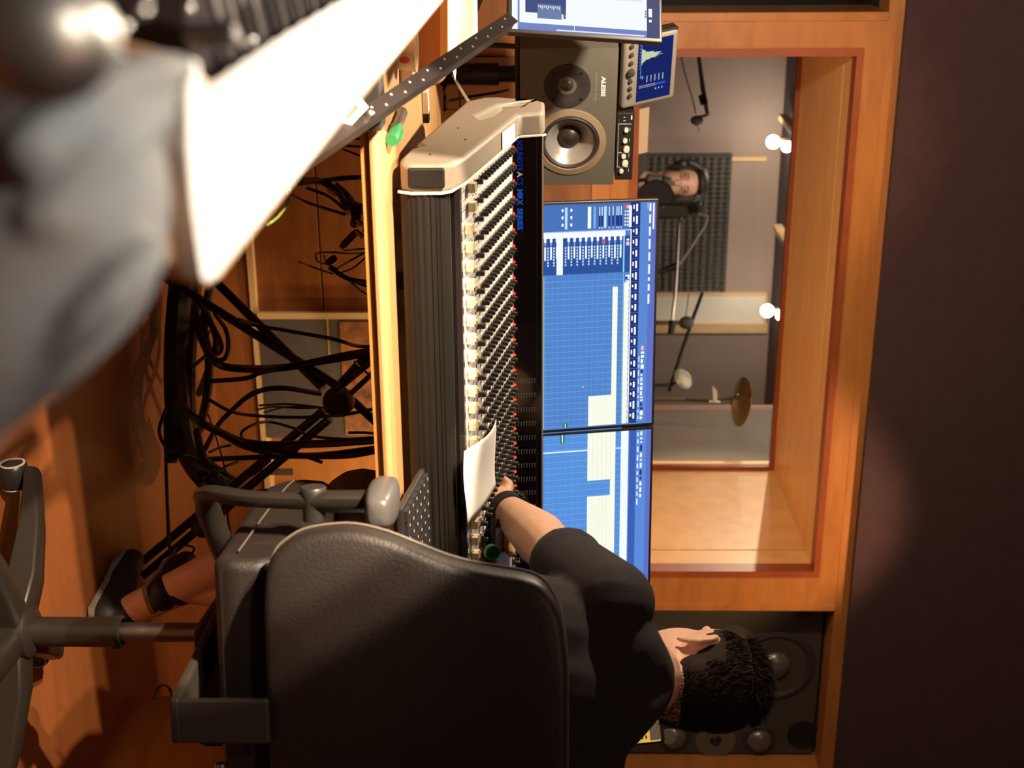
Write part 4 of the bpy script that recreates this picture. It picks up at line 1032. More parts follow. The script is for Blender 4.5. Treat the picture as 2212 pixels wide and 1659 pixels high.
# sound level meter held up on a thin stand near the seated person
mt = P(1398, 1586, 2.55); mf = frame(mt+RT*-.026+UP*-.028, (RT*.97+UP*.10).normalized(), (UP+RT*.18).normalized())
m0 = thing('sound_level_meter', (mt.x, mt.y, mt.z-.05), 'yellow and black handheld sound level meter in front of the large loudspeaker', 'meter')
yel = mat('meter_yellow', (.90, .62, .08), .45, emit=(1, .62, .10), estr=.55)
MB().fbox(mf, (-.004, -.006, -.02), (.050, .058, 0)).build('body', black, m0, bevel=.006)
MB().fbox(mf, (.002, 0, -.001), (.044, .050, .003)).build('face_plate', yel, m0, bevel=.004)
MB().fbox(mf, (.008, .030, .003), (.040, .050, .0042)).build('display', mat('lcd_grey', (.45, .43, .40), .3), m0)
b = MB()
for r_ in range(3):
    for k in range(3): b.fbox(mf, (.010+k*.010, .006+r_*.0075, .003), (.016+k*.010, .0095+r_*.0075, .0036))
b.build('buttons', mat('meter_print', (.12, .09, .05), .5), m0)
MB().lathe(mf(.040, .066, -.012), mf(0, 0, 1)-mf(0, 0, 0), [(0, 0), (.014, 0), (.014, .004), (0, .004)], 28).build('sensor_disc', mat('sensor_grey', (.16, .15, .12), .6), m0, smooth=True)
MB().tube([mf(.022, -.004, -.01), mf(.022, -.004, -.01)+V((.10, .15, -.10)), V((mt.x+.30, mt.y+.05, ZD+.20)), V((mt.x+.30, mt.y+.02, ZD+.004))], .005, 8).build('stand_rod', black, m0, smooth=True)
# neighbouring black cup shape beside it
c = P(1392, 1540, 2.62)
b = MB(); b.lathe(V((c.x, c.y, c.z-.03)), (0, 0, 1), [(0, 0), (.022, 0), (.026, .05), (.022, .062), (0, .064)], 24)
o = tag(b.build('camera_light', spkdark, smooth=True), 'small rounded dark lamp head behind the shoulder of the seated person', 'lamp')
MB().tube([(c.x, c.y, c.z-.03), (c.x+.02, c.y+.03, ZD+.01)], .005, 8).build('stem', black, o)
MB().lathe(V((c.x+.02, c.y+.03, ZD+.0005)), (0, 0, 1), [(0, 0), (.05, 0), (.05, .010), (0, .010)], 24).build('base', black, o, smooth=True)
MB().lathe(V((mt.x+.30, mt.y+.02, ZD+.0005)), (0, 0, 1), [(0, 0), (.05, 0), (.05, .008), (0, .008)], 24).build('base', black, m0, smooth=True)

# ================================================================ booth gear
def bp(x, y, Y): return PY(x, y, Y)
# foam panel with egg-box relief on the back wall
xl, xr = bp(1500, 336, 7.52).x, bp(1500, 634, 7.52).x; zt1 = bp(1577, 480, 7.5).z
NU, NV_ = 84, 84
def foam(u, v): 
    x = xl+(xr-xl)*u; z = .75+(zt1-.75)*v
    rel = .5+.5*math.sin(x*2*PI/.056+ (z*2*PI/.085))*math.sin(x*2*PI/.056-(z*2*PI/.085)) if .012 < u < .988 and v < .992 else 0
    return V((x, 7.545-.028*rel, z))
b = MB().grid(foam, 150, 240); b.box((xl, 7.55, .75), (xr, 7.595, zt1))
tag(b.build('acoustic_foam_panel', foamm, smooth=True), 'dark egg-box acoustic foam panel on the booth wall behind the singer', 'foam panel')
# condenser microphone in front of the mouth
m_a, m_b = P(1396, 388, 6.20), P(1449, 397, 6.22); ax = (m_b-m_a).normalized(); Lm = (m_b-m_a).length
mc = thing('studio_microphone', (m_a.x, m_a.y, m_a.z-.05), 'silver studio microphone with dark grille at the singer mouth', 'microphone')
MB().lathe(m_a, ax, [(0, 0), (.026, 0), (.031, .01), (.032, Lm*.55), (.032, Lm*.56)], 28).build('body', mat('mic_satin', (.42, .40, .34), .4), mc, smooth=True)
MB().lathe(m_a, ax, [(.0315, Lm*.55), (.0315, Lm*.64)], 28).build('ring', chrome, mc, smooth=True)
MB().lathe(m_a, ax, [(.030, Lm*.64), (.032, Lm*.70), (.030, Lm*.95), (.020, Lm*1.02), (0, Lm*1.03)], 28).build('grille', mat('mic_grille', (.11, .105, .085), .6, bump=.5, bscale=900), mc, smooth=True)
b = MB()
for s_ in (-1, 1): b.tube([m_a+RT*.045*s_+ax*.01, m_a+RT*.036*s_+ax*Lm*.5], .003, 6)
b.build('shock_mount', black, mc)
MB().tube([m_a, m_a+V((.02, .0, -.15)), V((m_a.x+.03, m_a.y, .02))], .010, 8).build('stand_pole', blackmetal, mc)
MB().lathe(V((m_a.x+.03, m_a.y, 0)), (0, 0, 1), [(0, 0), (.13, 0), (.13, .012), (0, .02)], 28).build('stand_base', blackmetal, mc, smooth=True)
# pop filter disc
pc = P(1416, 430, 6.05); pn_ = (CAM-pc).normalized()
pf = thing('pop_filter', (pc.x, pc.y, pc.z-.08), 'round black pop filter between the microphone and the monitor edge', 'pop filter')
MB().lathe(pc, pn_, [(.083, -.004), (.087, 0), (.083, .004), (.080, 0), (.083, -.004)], 40).build('hoop', black, pf, smooth=True)
pm = MB().lathe(pc, pn_, [(0, .0008), (.081, .0008), (.081, -.0008), (0, -.0008)], 40).build('mesh', mat('pop_mesh', (.09, .07, .06), .9), pf)
gg = [pc+V((.08, 0, -.02)), pc+V((.14, .02, -.10)), pc+V((.10, .05, -.35)), V((pc.x+.10, pc.y+.05, .02))]
MB().tube(catmull(gg, 6), .006, 8).build('gooseneck', black, pf, smooth=True)
MB().lathe(V((pc.x+.10, pc.y+.05, 0)), (0, 0, 1), [(0, 0), (.12, 0), (.12, .012), (0, .02)], 28).build('stand_base', blackmetal, pf, smooth=True)
# dark camera on a stand with a loop of cable
cc = P(1480, 458, 5.9)
cm = thing('video_camera', (cc.x, cc.y, 0), 'small dark camera on a stand beside the pop filter in the booth', 'camera')
cf_ = frame(cc, RT, UP)
MB().fbox(cf_, (-.035, -.17, -.03), (.030, .02, .03)).build('body', mat('camera_black', (.03, .028, .024), .5), cm, bevel=.012)
MB().fbox(cf_, (-.045, .02, -.025), (.015, .075, .02)).build('top_handle', mat('camera_dark', (.035, .04, .03), .6), cm, bevel=.010)
MB().lathe(cf_(-.01, .035, .02), pn_, [(0, .03), (.018, .03), (.022, 0), (0, 0)], 20).build('lens', blackgloss, cm, smooth=True)
for k, (u, v_) in enumerate(((-.030, .062), (.012, .055), (.03, -.02), (-.02, -.10))): MB().ell(cf_(u, v_, .032), (.004, .004, .004), None, 8, 6).build('screw', chrome, cm, smooth=True)
MB().tube([cf_(0, -.17, 0), V((cc.x, cc.y, .02))], .011, 8).build('pole', blackmetal, cm)
MB().lathe(V((cc.x, cc.y, 0)), (0, 0, 1), [(0, 0), (.14, 0), (.14, .012), (0, .02)], 28).build('stand_base', blackmetal, cm, smooth=True)
def cable(pts, r, m_, label, group=None, n=8, sub=6, cat='cable', nm='cable'):
    return tag(MB().tube(catmull(pts, sub), r, n).build(nm, m_, smooth=True), label, cat, group)
cable([P(1508, 462, 5.85), P(1526, 466, 5.85), P(1524, 484, 5.85), P(1505, 515, 5.85), P(1478, 556, 5.85), P(1464, 574, 5.85)], .0055, mat('grey_cable', (.30, .29, .25), .5), 'pale grey cable looping from the booth camera down to the boom arm')
# chrome boom arm
bm_ = thing('boom_stand', (P(1450, 716, 5.8).x, P(1450, 716, 5.8).y, 0), 'chrome boom arm with black counterweight in the booth beside the white board', 'microphone stand')
MB().tube([P(1466, 482, 5.85), P(1462, 574, 5.82), P(1458, 640, 5.8), P(1452, 700, 5.8)], .008, 10).build('boom_tube', chrome, bm_, smooth=True)
MB().tube([P(1453, 692, 5.8), P(1449, 722, 5.8)], [.015, .015], 14).build('counterweight', black, bm_, smooth=True)
MB().tube([P(1460, 575, 5.82), P(1430, 585, 5.82)], [.018, .010], 10).build('clutch', blackmetal, bm_, smooth=True)
q0 = P(1430, 585, 5.82); MB().tube([q0, V((q0.x, q0.y, .02))], .010, 8).build('pole', blackmetal, bm_)
MB().lathe(V((q0.x, q0.y, 0)), (0, 0, 1), [(0, 0), (.14, 0), (.14, .012), (0, .02)], 28).build('stand_base', blackmetal, bm_, smooth=True)
# second boom stand to the right
g = thing('boom_stand', (P(1440, 830, 5.9).x, P(1440, 830, 5.9).y, 0), 'dark diagonal boom stand with a grey clamp in front of the white board', 'microphone stand')
MB().tube([P(1517, 634, 6.1), P(1496, 690, 6.0), P(1470, 768, 5.95), P(1446, 845, 5.9)], .0085, 10).build('boom_tube', blackmetal, g, smooth=True)
MB().ell(P(1483, 697, 5.98), (.030, .024, .034)).build('clamp', mat('clamp_grey', (.10, .10, .085), .5), g, smooth=True)
MB().tube([P(1420, 697, 5.98), P(1478, 697, 5.98)], .010, 8).build('pole', mat('pole_grey', (.12, .11, .09), .5), g, smooth=True)
q0 = P(1420, 697, 5.98); MB().tube([q0, V((q0.x, q0.y, .02))], .010, 8).build('lower_pole', blackmetal, g)
MB().lathe(V((q0.x, q0.y, 0)), (0, 0, 1), [(0, 0), (.15, 0), (.15, .012), (0, .02)], 28).build('stand_base', blackmetal, g, smooth=True)
cable([P(1488, 634, 6.05), P(1484, 665, 6.02), P(1481, 686, 5.99)], .002, blackcable, 'thin dark wire hanging down to the grey clamp in the booth')
# small pale round drum-like disc
c = P(1476, 818, 5.75); an_ = (UP*.55 - RT*.45 - FW*.75).normalized()
d_ = thing('cymbal', (c.x, c.y, 0), 'small pale round disc tilted on the booth stand left of the bronze cymbal', 'cymbal')
MB().lathe(c, an_, [(0, .012), (.030, .010), (.044, .004), (.048, -.003), (.045, -.006), (0, -.004)], 36).build('disc', mat('pale_brass', (.62, .56, .42), .4, metal=.3), d_, smooth=True)
MB().tube([c, P(1449, 832, 5.8), V((P(1440, 838, 5.8).x, P(1440, 838, 5.8).y, .01))], .007, 8).build('pole', blackmetal, d_)
MB().lathe(V((P(1440, 838, 5.8).x, P(1440, 838, 5.8).y, 0)), (0, 0, 1), [(0, 0), (.12, 0), (.12, .012), (0, .02)], 28).build('base', blackmetal, d_, smooth=True)
# large bronze cymbal seen from below
c = P(1586, 866, 5.35); an_ = (UP*.93 + RT*.10 + FW*.36).normalized(); an_ = (UP*.95-FW*-.22+RT*.12).normalized()
Rc = 53/2900*5.35*1.02
cy = thing('cymbal', (P(1560, 866, 5.35).x, P(1560, 866, 5.35).y, 0), 'bronze cymbal seen from below on a stand near the right booth wall', 'cymbal')
MB().lathe(c, an_, [(Rc, .030), (Rc*.8, .026), (Rc*.4, .008), (Rc*.22, .0), (Rc*.18, -.010), (0, -.016), (0, -.018), (Rc*.2, -.012), (Rc*.25, -.003), (Rc*.4, .006), (Rc*.8, .024), (Rc*1.005, .031), (Rc, .030)], 48).build('bronze_disc', mat('bronze', (.50, .30, .12), .3, metal=.85, var=.5, vscale=25), cy, smooth=True)
s0 = P(1590, 858, 5.33)
MB().tube([s0, P(1545, 866, 5.35), P(1480, 864, 5.4), V((P(1400, 863, 5.4).x, P(1400, 863, 5.4).y, .01))], .007, 8).build('pole', blackmetal, cy)
MB().ell(P(1593, 857, 5.32), (.012, .012, .014)).build('felt', black, cy, smooth=True)
MB().lathe(V((P(1400, 863, 5.4).x, P(1400, 863, 5.4).y, 0)), (0, 0, 1), [(0, 0), (.15, 0), (.15, .012), (0, .02)], 28).build('base', blackmetal, cy, smooth=True)
MB().poly([P(1539, 833, 5.33), P(1549, 844, 5.33), P(1550, 869, 5.34), P(1541, 866, 5.34)]).build('paper_tag', white, cy)
MB().tube([P(1532, 867, 5.34), P(1556, 869, 5.34)], .004, 8).build('chrome_rod', chrome, cy)
# thin boom arms at the left of the booth
g = thing('boom_stand', (P(1500, 40, 5.6).x, P(1500, 40, 5.6).y, 0), 'thin dark boom arm entering the booth view at the upper left', 'microphone stand')
q1 = P(1490, 20, 5.6)
MB().tube([P(1506, 100, 5.6), P(1519, 196, 5.55), P(1529, 248, 5.5)], [.007, .010, .009], 10).build('boom_tube', mat('boom_grey', (.16, .155, .13), .5), g, smooth=True)
MB().tube([P(1516, 205, 5.5), P(1522, 226, 5.5)], .016, 10).build('clutch', blackmetal, g, smooth=True)
MB().tube([P(1506, 100, 5.6), q1, V((q1.x, q1.y, .01))], .009, 8).build('pole', blackmetal, g)
MB().lathe(V((q1.x, q1.y, 0)), (0, 0, 1), [(0, 0), (.15, 0), (.15, .012), (0, .02)], 28).build('base', blackmetal, g, smooth=True)
mic2 = tag(MB().tube([P(1527, 249, 5.5), P(1508, 254, 5.5), P(1504, 262, 5.5), P(1499, 266, 5.5)], [.005, .008, .017, .015], 12).ell(P(1505, 260, 5.5), (.020, .02, .026)).build('hanging_microphone', mat('mic_dark', (.06, .055, .05), .5), smooth=True), 'small dark microphone hanging from the thin boom arm in the booth', 'microphone')
cable([P(1467, 100, 5.5), P(1480, 160, 5.5), P(1495, 210, 5.5), P(1503, 245, 5.5)], .0025, blackcable, 'thin dark wire running beside the upper left boom arm in the booth')
cable([P(1505, 262, 5.5), P(1508, 275, 5.5), P(1511, 286, 5.5)], .002, mat('wire_grey', (.3, .25, .2), .5), 'short wire end under the small hanging booth microphone')
# paper note standing on the window ledge, front side
a_, b_, c_, d__ = PY(1384, 236, 3.93), PY(1382, 333, 3.93), PY(1403, 332, 3.93), PY(1408, 236, 3.93)
zz = 1.2955
xa, xb = a_.x, b_.x
o = MB().add([V((xa, 3.93, zz)), V((xb, 3.93, zz)), V((xb, 3.97, zz+.030)), V((xa, 3.97, zz+.032))], [(0, 1, 2, 3)]).add([V((xb-.006, 3.928, zz)), V((xb, 3.928, zz)), V((xb, 3.965, zz+.030)), V((xb-.006, 3.965, zz+.030))], [(0, 1, 2, 3)]).build('folded_note', mat('cream_note', (.78, .66, .52), .7))
sm = o.modifiers.new('thickness', 'SOLIDIFY'); sm.thickness = .002
tag(o, 'cream folded paper strip resting on the window ledge behind the preamp', 'paper')
# ceiling spotlights of the booth
for k, (q, lab) in enumerate((((1.36, 7.15, 2.25), 'lit ceiling spotlight at the upper left of the booth'), ((2.25, 7.00, 2.25), 'lit ceiling spotlight above the foam panel in the booth'))):
    q = V(q); o = thing('ceiling_spotlight', (q.x, q.y, 2.30), lab, 'spotlight')
    bl_ = MB().ell(q+V((0, -.03, .0)), (.035, .035, .035), None, 16, 10).build('bulb', emis('lamp_bulb%d' % k, (255, 240, 215), 60), o, smooth=True)
    MB().ell(q+V((.03, -.02, .075)), (.026, .026, .026), None, 16, 10).build('second_bulb', emis('lamp_bulb_b%d' % k, (255, 240, 215), 60), o, smooth=True)
    MB().tube([q+V((0, 0, .03)), V((q.x, q.y, 2.38))], .012, 10).build('stem', steel, o, smooth=True)
    # bright timber fins beside each lamp
for (x0, y0), (x1, y1), lab in (((1682, 246), (1712, 280), 'left'), ((1670, 484), (1700, 535), 'right')):
    p0, p1 = PY(x0, y0, 7.3), PY(x1, y1, 6.4)
    tag(MB().prism([p0, p0+V((.03, 0, 0)), p1+V((.03, 0, 0)), p1], (0, 0, .05)).build('ceiling_batten', pale, bevel=.003), 'slanting pale timber batten under the booth ceiling, the %s one' % lab, 'batten')

# ================================================================ things below and behind the desk
# X-shaped folding stand
xs_ = thing('folding_stand', (1.45, 3.25, 0), 'black X-shaped folding stand under the desk amid the cables', 'stand')
def ext(a, b_, t0, t1): d_ = b_-a; return a+d_*t0, a+d_*t1
for (a, b_, nm) in (((440, 652), (742, 842), 'leg'), ((480, 622), (697, 838), 'leg'), ((501, 1052), (700, 886), 'leg'), ((516, 1070), (712, 905), 'leg'), ((745, 850), (826, 925), 'arm'), ((720, 846), (818, 740), 'arm')):
    A, B = P(a[0], a[1], 3.28), P(b_[0], b_[1], 3.22)
    if nm == 'leg': A = A+(A-B)*((A.z-.02)/max(B.z-A.z, .01)) if A.z > .02 else A
    MB().tube([A, B], .0135, 8, flat=.8).build(nm, blackmetal, xs_)
MB().lathe(P(732, 868, 3.17), -FW, [(0, -.04), (.030, -.04), (.036, -.02), (.036, .02), (.026, .035), (0, .036)], 24).build('hub', black, xs_, smooth=True)
MB().fbox(frame(P(732, 868, 3.16), RT, UP), (-.010, -.02, 0), (.035, .02, .02)).build('release_knob', black, xs_, bevel=.006)
# leaning picture / glass-fronted frame against the wall
fx0, fx1 = PY(600, 690, 3.86).x, PY(600, 948, 3.86).x
pic = thing('framed_picture', ((fx0+fx1)/2, 3.86, .15), 'grey framed picture with a mottled colourful band leaning under the window', 'picture')
MB().box((fx0, 3.868, .151), (fx1, 3.879, .84)).build('backing', mat('picture_grey', (.12, .10, .095), .35, var=.3, vscale=8), pic)
zb = PY(738, 800, 3.86).z
paint = mat('mottled_paint', (.42, .15, .05), .4, var=.9, vscale=14, col2=(.05, .04, .035))
MB().box((fx0+.01, 3.864, zb), (fx1-.01, 3.8675, .835)).build('painted_band', paint, pic)
MB().box((fx0-.02, 3.862, .151), (fx0, 3.880, .84)).build('frame_strip', pale, pic)
MB().box((fx0, 3.866, .36), (fx0+.12, 3.8675, .365)).build('frame_line', mat('gold_line', (.5, .3, .06), .4), pic)
# small standing paper strips at the baseboard
tag(MB().box((PY(620, 1015, 3.86).x, 3.865, .151), (PY(620, 1022, 3.86).x+.01, 3.872, .225)).build('dark_strip', mat('strip', (.08, .05, .03), .6)), 'short dark strip standing against the bright wall under the window', 'strip')

CG = 'black cables tangled under the desk'
CL = 'black cable in the tangle hanging below the desk'
def zz1(pts): return [(320+.3015*a, 600+.3015*c) for a, c in pts]
def zz2(pts): return [(440+.2652*a, 260+.2652*c) for a, c in pts]
rndc = random.Random(8)
def hang(pts, rpx, d=3.05, dj=.12, m_=None, label=None, group=CG):
    k = rndc.uniform(-dj, dj); n = len(pts)
    q = [P(x, y, d+k+.10*math.sin(i*1.7+k*20)) for i, (x, y) in enumerate(pts)]
    q = [V((p.x, p.y, max(p.z, .006+rpx/2900*d))) for p in q]
    return cable(q, rpx/2900*d, m_ or blackcable, label or CL, None if label else group)
for pts, r_ in (([(1650, 520), (1400, 560), (1000, 640), (650, 650), (480, 600), (380, 430), (330, 200)], 8.5), ([(460, 740), (700, 720), (850, 670), (1300, 600), (1640, 540)], 5.5), ([(1670, 1160), (1200, 1190), (750, 1190), (500, 1100), (330, 1000), (200, 880)], 8.5),
                ([(1680, 1215), (1300, 1265), (1000, 1270), (700, 1210), (550, 1130), (380, 1050)], 7.5), ([(430, 870), (600, 960), (800, 990), (1100, 1000), (1400, 980), (1660, 930)], 3.6), ([(400, 1240), (500, 1060), (600, 950), (750, 830), (950, 790), (1230, 830)], 5.5),
                ([(690, 1170), (668, 1110), (760, 1050), (880, 1035), (1050, 1080), (1200, 1140), (1650, 1165)], 3.2), ([(440, 1300), (700, 1290), (1000, 1280), (1400, 1280), (1680, 1235)], 5.5), ([(340, 150), (480, 370), (525, 480), (510, 540), (430, 550), (320, 640)], 4.5),
                ([(480, 260), (555, 370), (575, 490), (545, 580), (460, 590)], 5), ([(650, 300), (830, 350), (1000, 380), (1330, 440), (1500, 490), (1650, 490)], 4.2), ([(800, 915), (1000, 905), (1250, 930)], 2.4), ([(780, 945), (900, 925), (1100, 935), (1240, 930)], 2), ([(830, 965), (1000, 925), (1230, 930)], 1.8),
                ([(500, 1390), (560, 1350), (640, 1320)], 3), ([(440, 1250), (520, 1215), (590, 1200)], 3), ([(1640, 560), (1550, 640), (1430, 740), (1330, 830)], 7), ([(1650, 640), (1560, 730), (1450, 830)], 6), ([(1240, 1320), (1000, 1240), (760, 1220), (480, 1090)], 4),
                ([(350, 1100), (390, 1280), (470, 1400), (560, 1460)], 9), ([(1480, 600), (1530, 650), (1640, 740)], 2.5), ([(1440, 1110), (1560, 1110), (1660, 1120)], 3), ([(520, 1440), (600, 1560), (660, 1600)], 6), ([(650, 330), (780, 345), (980, 370)], 3), ([(870, 1310), (760, 1400), (660, 1450)], 4),
                ([(410, 460), (430, 420), (450, 360)], 2), ([(430, 980), (480, 1120), (560, 1400)], 1.8)):
    hang(zz1(pts), r_)
for pts, r_ in (([(780, 480), (950, 490), (1150, 470), (1335, 460)], 5.5), ([(780, 500), (960, 500), (1100, 590), (1180, 700), (1350, 700)], 8), ([(840, 550), (1000, 610), (1110, 690), (1180, 760)], 3.6), ([(700, 600), (850, 670), (1000, 720), (1150, 765)], 3.2), ([(1060, 530), (1180, 640), (1240, 760), (1230, 840)], 11),
                ([(1380, 1070), (1200, 1085), (1050, 1075), (920, 1085), (930, 1150), (1000, 1170)], 2), ([(1360, 1050), (1200, 1140), (1080, 1210)], 2.4), ([(1340, 1100), (1220, 1200), (1120, 1240)], 2), ([(1030, 1200), (1180, 1290), (1395, 1325)], 5), ([(1100, 1250), (1200, 1300), (1395, 1365)], 5), ([(770, 1150), (900, 1200), (1050, 1250)], 2), ([(1180, 1300), (1290, 1395), (1400, 1450)], 2.2), ([(1140, 1060), (1250, 1050), (1340, 1045)], 2), ([(980, 1100), (1000, 1160), (1090, 1210)], 2),
                ([(1070, 200), (1200, 210), (1325, 218)], 3), ([(1110, 148), (1210, 150), (1325, 148)], 2.5), ([(1300, 700), (1350, 900), (1350, 1050)], 8), ([(1250, 700), (1320, 760), (1330, 900)], 9)):
    hang(zz2(pts), r_, 2.95)
hang(zz2([(1050, 200), (1200, 260), (1325, 308)]), 2.6, 2.9, 0, mat('grey_olive_cable', (.10, .08, .05), .6), 'thin grey-olive cable at the left end of the desk underside')
hang(zz2([(700, 560), (692, 650), (620, 770), (520, 850), (425, 892)]), 3.2, 1.9, 0, mat('green_cable', (.30, .42, .10), .5), 'thin green cable curving out from behind the white notepad')
hang(zz2([(680, 590), (640, 650), (560, 740)]), 3.4, 1.9, 0, mat('red_cable', (.75, .04, .02), .5), 'red cable peeping out along the edge of the white notepad')
# plugs
def plug(x0, y0, x1, y1, rpx, m_, lab, d=2.93):
    a, b_ = P(x0, y0, d), P(x1, y1, d); r_ = rpx/2900*d
    o = MB().tube([a, a.lerp(b_, .2), a.lerp(b_, .8), b_], [r_*.6, r_, r_, r_*.6], 12).build('cable_plug', m_, smooth=True); return tag(o, lab, 'plug')
brass = mat('dull_brass', (.42, .24, .06), .4, metal=.6)
x0, y0 = zz2([(1250, 900)])[0]; x1, y1 = zz2([(1115, 1040)])[0]
plug(x0, y0, x1, y1, 8, mat('plug_dark_red', (.07, .02, .02), .5), 'dark plug with a red band hanging under the desk')
plug(*zz2([(1080, 1110)])[0], *zz2([(1000, 1170)])[0], 8, black, 'black plug at the end of a thin loop under the desk')
for a, c in (((1010, 560), (1080, 605)), ((1250, 810), (1290, 850)), ((1240, 900), (1300, 950)), ((1320, 780), (1345, 820))):
    tag(MB().tube([P(*zz2([a])[0], 2.90), P(*zz2([c])[0], 2.90)], .0055, 10).build('cable_plug', brass, smooth=True), 'brass-coloured jack plug in the bundle under the desk', 'plug', 'brass jack plugs under the desk')
# thick loom of cables on the floor
for pts, r_ in (([(400, 560), (388, 640), (380, 760), (384, 880), (400, 960), (440, 1030), (500, 1062)], 26), ([(420, 590), (412, 700), (404, 820), (410, 930), (440, 1000), (505, 1050)], 18), ([(380, 600), (366, 760), (372, 900), (372, 1000)], 11),
                ([(455, 612), (440, 700), (452, 780), (446, 860), (430, 930)], 10), ([(430, 640), (452, 690), (468, 740), (450, 800), (430, 850)], 8), ([(395, 930), (420, 1010), (470, 1050), (520, 1080)], 15)):
    hang(pts, r_, 3.45, .05)
hang([(360, 880), (344, 930), (362, 968), (410, 985), (448, 1012), (478, 1035)], 4, 3.1, 0)
hang([(357, 890), (358, 980), (362, 1100), (366, 1180), (374, 1215)], 4, 3.25, 0, None, 'black cable lying straight across the floor towards the shoes')
hang([(505, 1063), (520, 1075), (560, 1066), (610, 1062)], 9, 3.0, .0)
tag(MB().tube([P(505, 1070, 3.1), P(470, 1100, 3.12), P(430, 1145, 3.15)], [.022, .022, .024], 16).build('dark_tube', black, smooth=True), 'thick dark cylindrical plug bar hanging low beside the chair arm', 'cable coupler')
for pts, r_ in (([(478, 1085), (470, 1130), (462, 1190), (455, 1230)], 3.2), ([(485, 1090), (478, 1150), (472, 1210)], 2.8), ([(510, 1060), (492, 1110), (500, 1170), (488, 1215)], 3), ([(440, 1060), (436, 1040), (448, 1030), (470, 1060)], 2.4), ([(372, 1200), (385, 1178), (420, 1184), (400, 1205), (380, 1198)], 2.6)):
    hang(pts, r_, 3.1, .04)
hang([(332, 1508), (342, 1486), (356, 1480), (368, 1492), (370, 1508)], 3, 2.9, 0, None, 'small black wire loop on the floor behind the chair mechanism')
# behind the speaker stand
def zz3(pts): return [(880+.1447*a, .1447*c) for a, c in pts]
for pts, r_ in (([(730, 1070), (1200, 1030), (1650, 985)], 2.8), ([(610, 1510), (900, 1450), (1350, 1380), (1500, 1345)], 3.2), ([(590, 1632), (900, 1622), (1300, 1560), (1640, 1532)], 1.3), ([(560, 1330), (600, 1200), (680, 1150)], 2.2), ([(545, 1290), (560, 1450), (560, 1640)], 4)):
    hang(zz3(pts), r_, 3.1, .06, None, None)
for dx in (0, 12):
    q = [P(x, y+dx*.16, 2.85) for x, y in zz3([(680-dx, 1100), (820-dx, 1350), (980-dx, 1600)])]
    cable(q, .0022, steel, 'thin bright grey cable pair running down to the console cheek', 'bright grey cable pair behind the console cheek')
MB_ = MB().tube([P(1348, 42, 3.85), P(1343, 60, 3.85), P(1346, 78, 3.84)], .0016, 6).build('cable', blackcable, smooth=True); tag(MB_, 'thin dark wire on the timber just left of the metering unit', 'cable')
tag(MB().box((PY(985, 124, 3.89).x, 3.888, PY(985, 124, 3.89).z), (PY(1000, 129, 3.89).x+.02, 3.8995, PY(1113, 124, 3.89).z)).build('wall_groove', mat('groove', (.16, .05, .015), .7)), 'narrow dark strip on the timber wall left of the speaker post', 'strip')
# ================================================================ things on the left part of the desk
def dz(x, y, z=ZD): return PZ(x, y, z)
# green-capped marker
a_, b_ = dz(870, 240, ZD+.009), dz(846, 304, ZD+.009); d_ = b_-a_
mk = tag(MB().tube([a_, a_+d_*.04, a_+d_*.58], [.006, .008, .008], 16).build('marker_pen', mat('marker_barrel', (.16, .11, .10), .35, var=.5, vscale=120), smooth=True), 'green-capped marker pen lying on the pale desk beside the console', 'marker')
MB().tube([a_+d_*.56, a_+d_*.60, a_+d_*.95, b_], [.0088, .0098, .0098, .0085], 16).build('cap', greenp, mk, smooth=True)
MB().tube([a_, a_+d_*.05], [.0062, .0083], 16).build('end_plug', mat('sage', (.25, .42, .28), .5), mk, smooth=True)
MB().tube([a_+d_*.62+V((.004, 0, .010)), a_+d_*.90+V((.004, 0, .010))], .002, 6).build('pocket_clip', mat('green_dark', (.01, .22, .07), .4), mk)
# white and black stick
a_, b_ = dz(918, 195, ZD+.006), dz(921, 262, ZD+.006)
fr = frame(a_, (b_-a_), V((-(b_-a_).y, (b_-a_).x, 0)))
Lk = (b_-a_).length
us = tag(MB().fbox(fr, (0, -.011, -.005), (Lk*.70, .011, .006)).build('staple_box', whitep, bevel=.001), 'narrow white and black box lying on the desk behind the marker', 'box')
MB().fbox(fr, (Lk*.70, -.011, -.005), (Lk, .011, .006)).build('black_end', black, us, bevel=.001)
# brown wooden tray on edge with a rounded corner
tf = frame(V((P(893, 186, 2.25).x, P(893, 186, 2.25).y, ZD)), RT, (0, 0, 1))
hh = P(966, 186, 2.25).z-ZD+.002
def rr_(w0, w1, h0, h1, r_, n=8):
    pts = [(w0, h0), (w1-r_*.3, h0)]
    pts += [(w1-r_+r_*math.cos(t), h0+r_*.3+0*t) for t in ()]
    pts += [(w1, h0+r_*.4)]
    pts += [(w1-r_+r_*math.cos(t), h1-r_+r_*math.sin(t)) for t in [PI/2*i/n for i in range(n+1)]]
    pts += [(w0, h1)]
    return pts
base = rr_(-.26, 0, .0, hh, .030)
tray = tag(MB().prism([tf(u, v_, 0) for u, v_ in base], tf(0, 0, .006)-tf(0, 0, 0)).build('wooden_tray', mat('tray_brown', (.36, .13, .035), .5, var=.15, vscale=10), bevel=.001), 'brown wooden tray with a pale rim standing on edge on the desk', 'tray')
rim = MB(); inner = rr_(-.26, -.008, .006, hh-.012, .024)
n = len(base)
o1 = [tf(u, v_, .006) for u, v_ in base]; o2 = [tf(u, v_, .022) for u, v_ in base]; i2 = [tf(u, v_, .022) for u, v_ in inner]; i1 = [tf(u, v_, .0065) for u, v_ in inner]
for A, B in ((o1, o2), (o2, i2), (i2, i1)): rim.add(A+B, [(k, k+1, n+k+1, n+k) for k in range(n-1)])
rim.build('rim', mat('tray_rim', (.60, .33, .12), .45), tray, smooth=True)
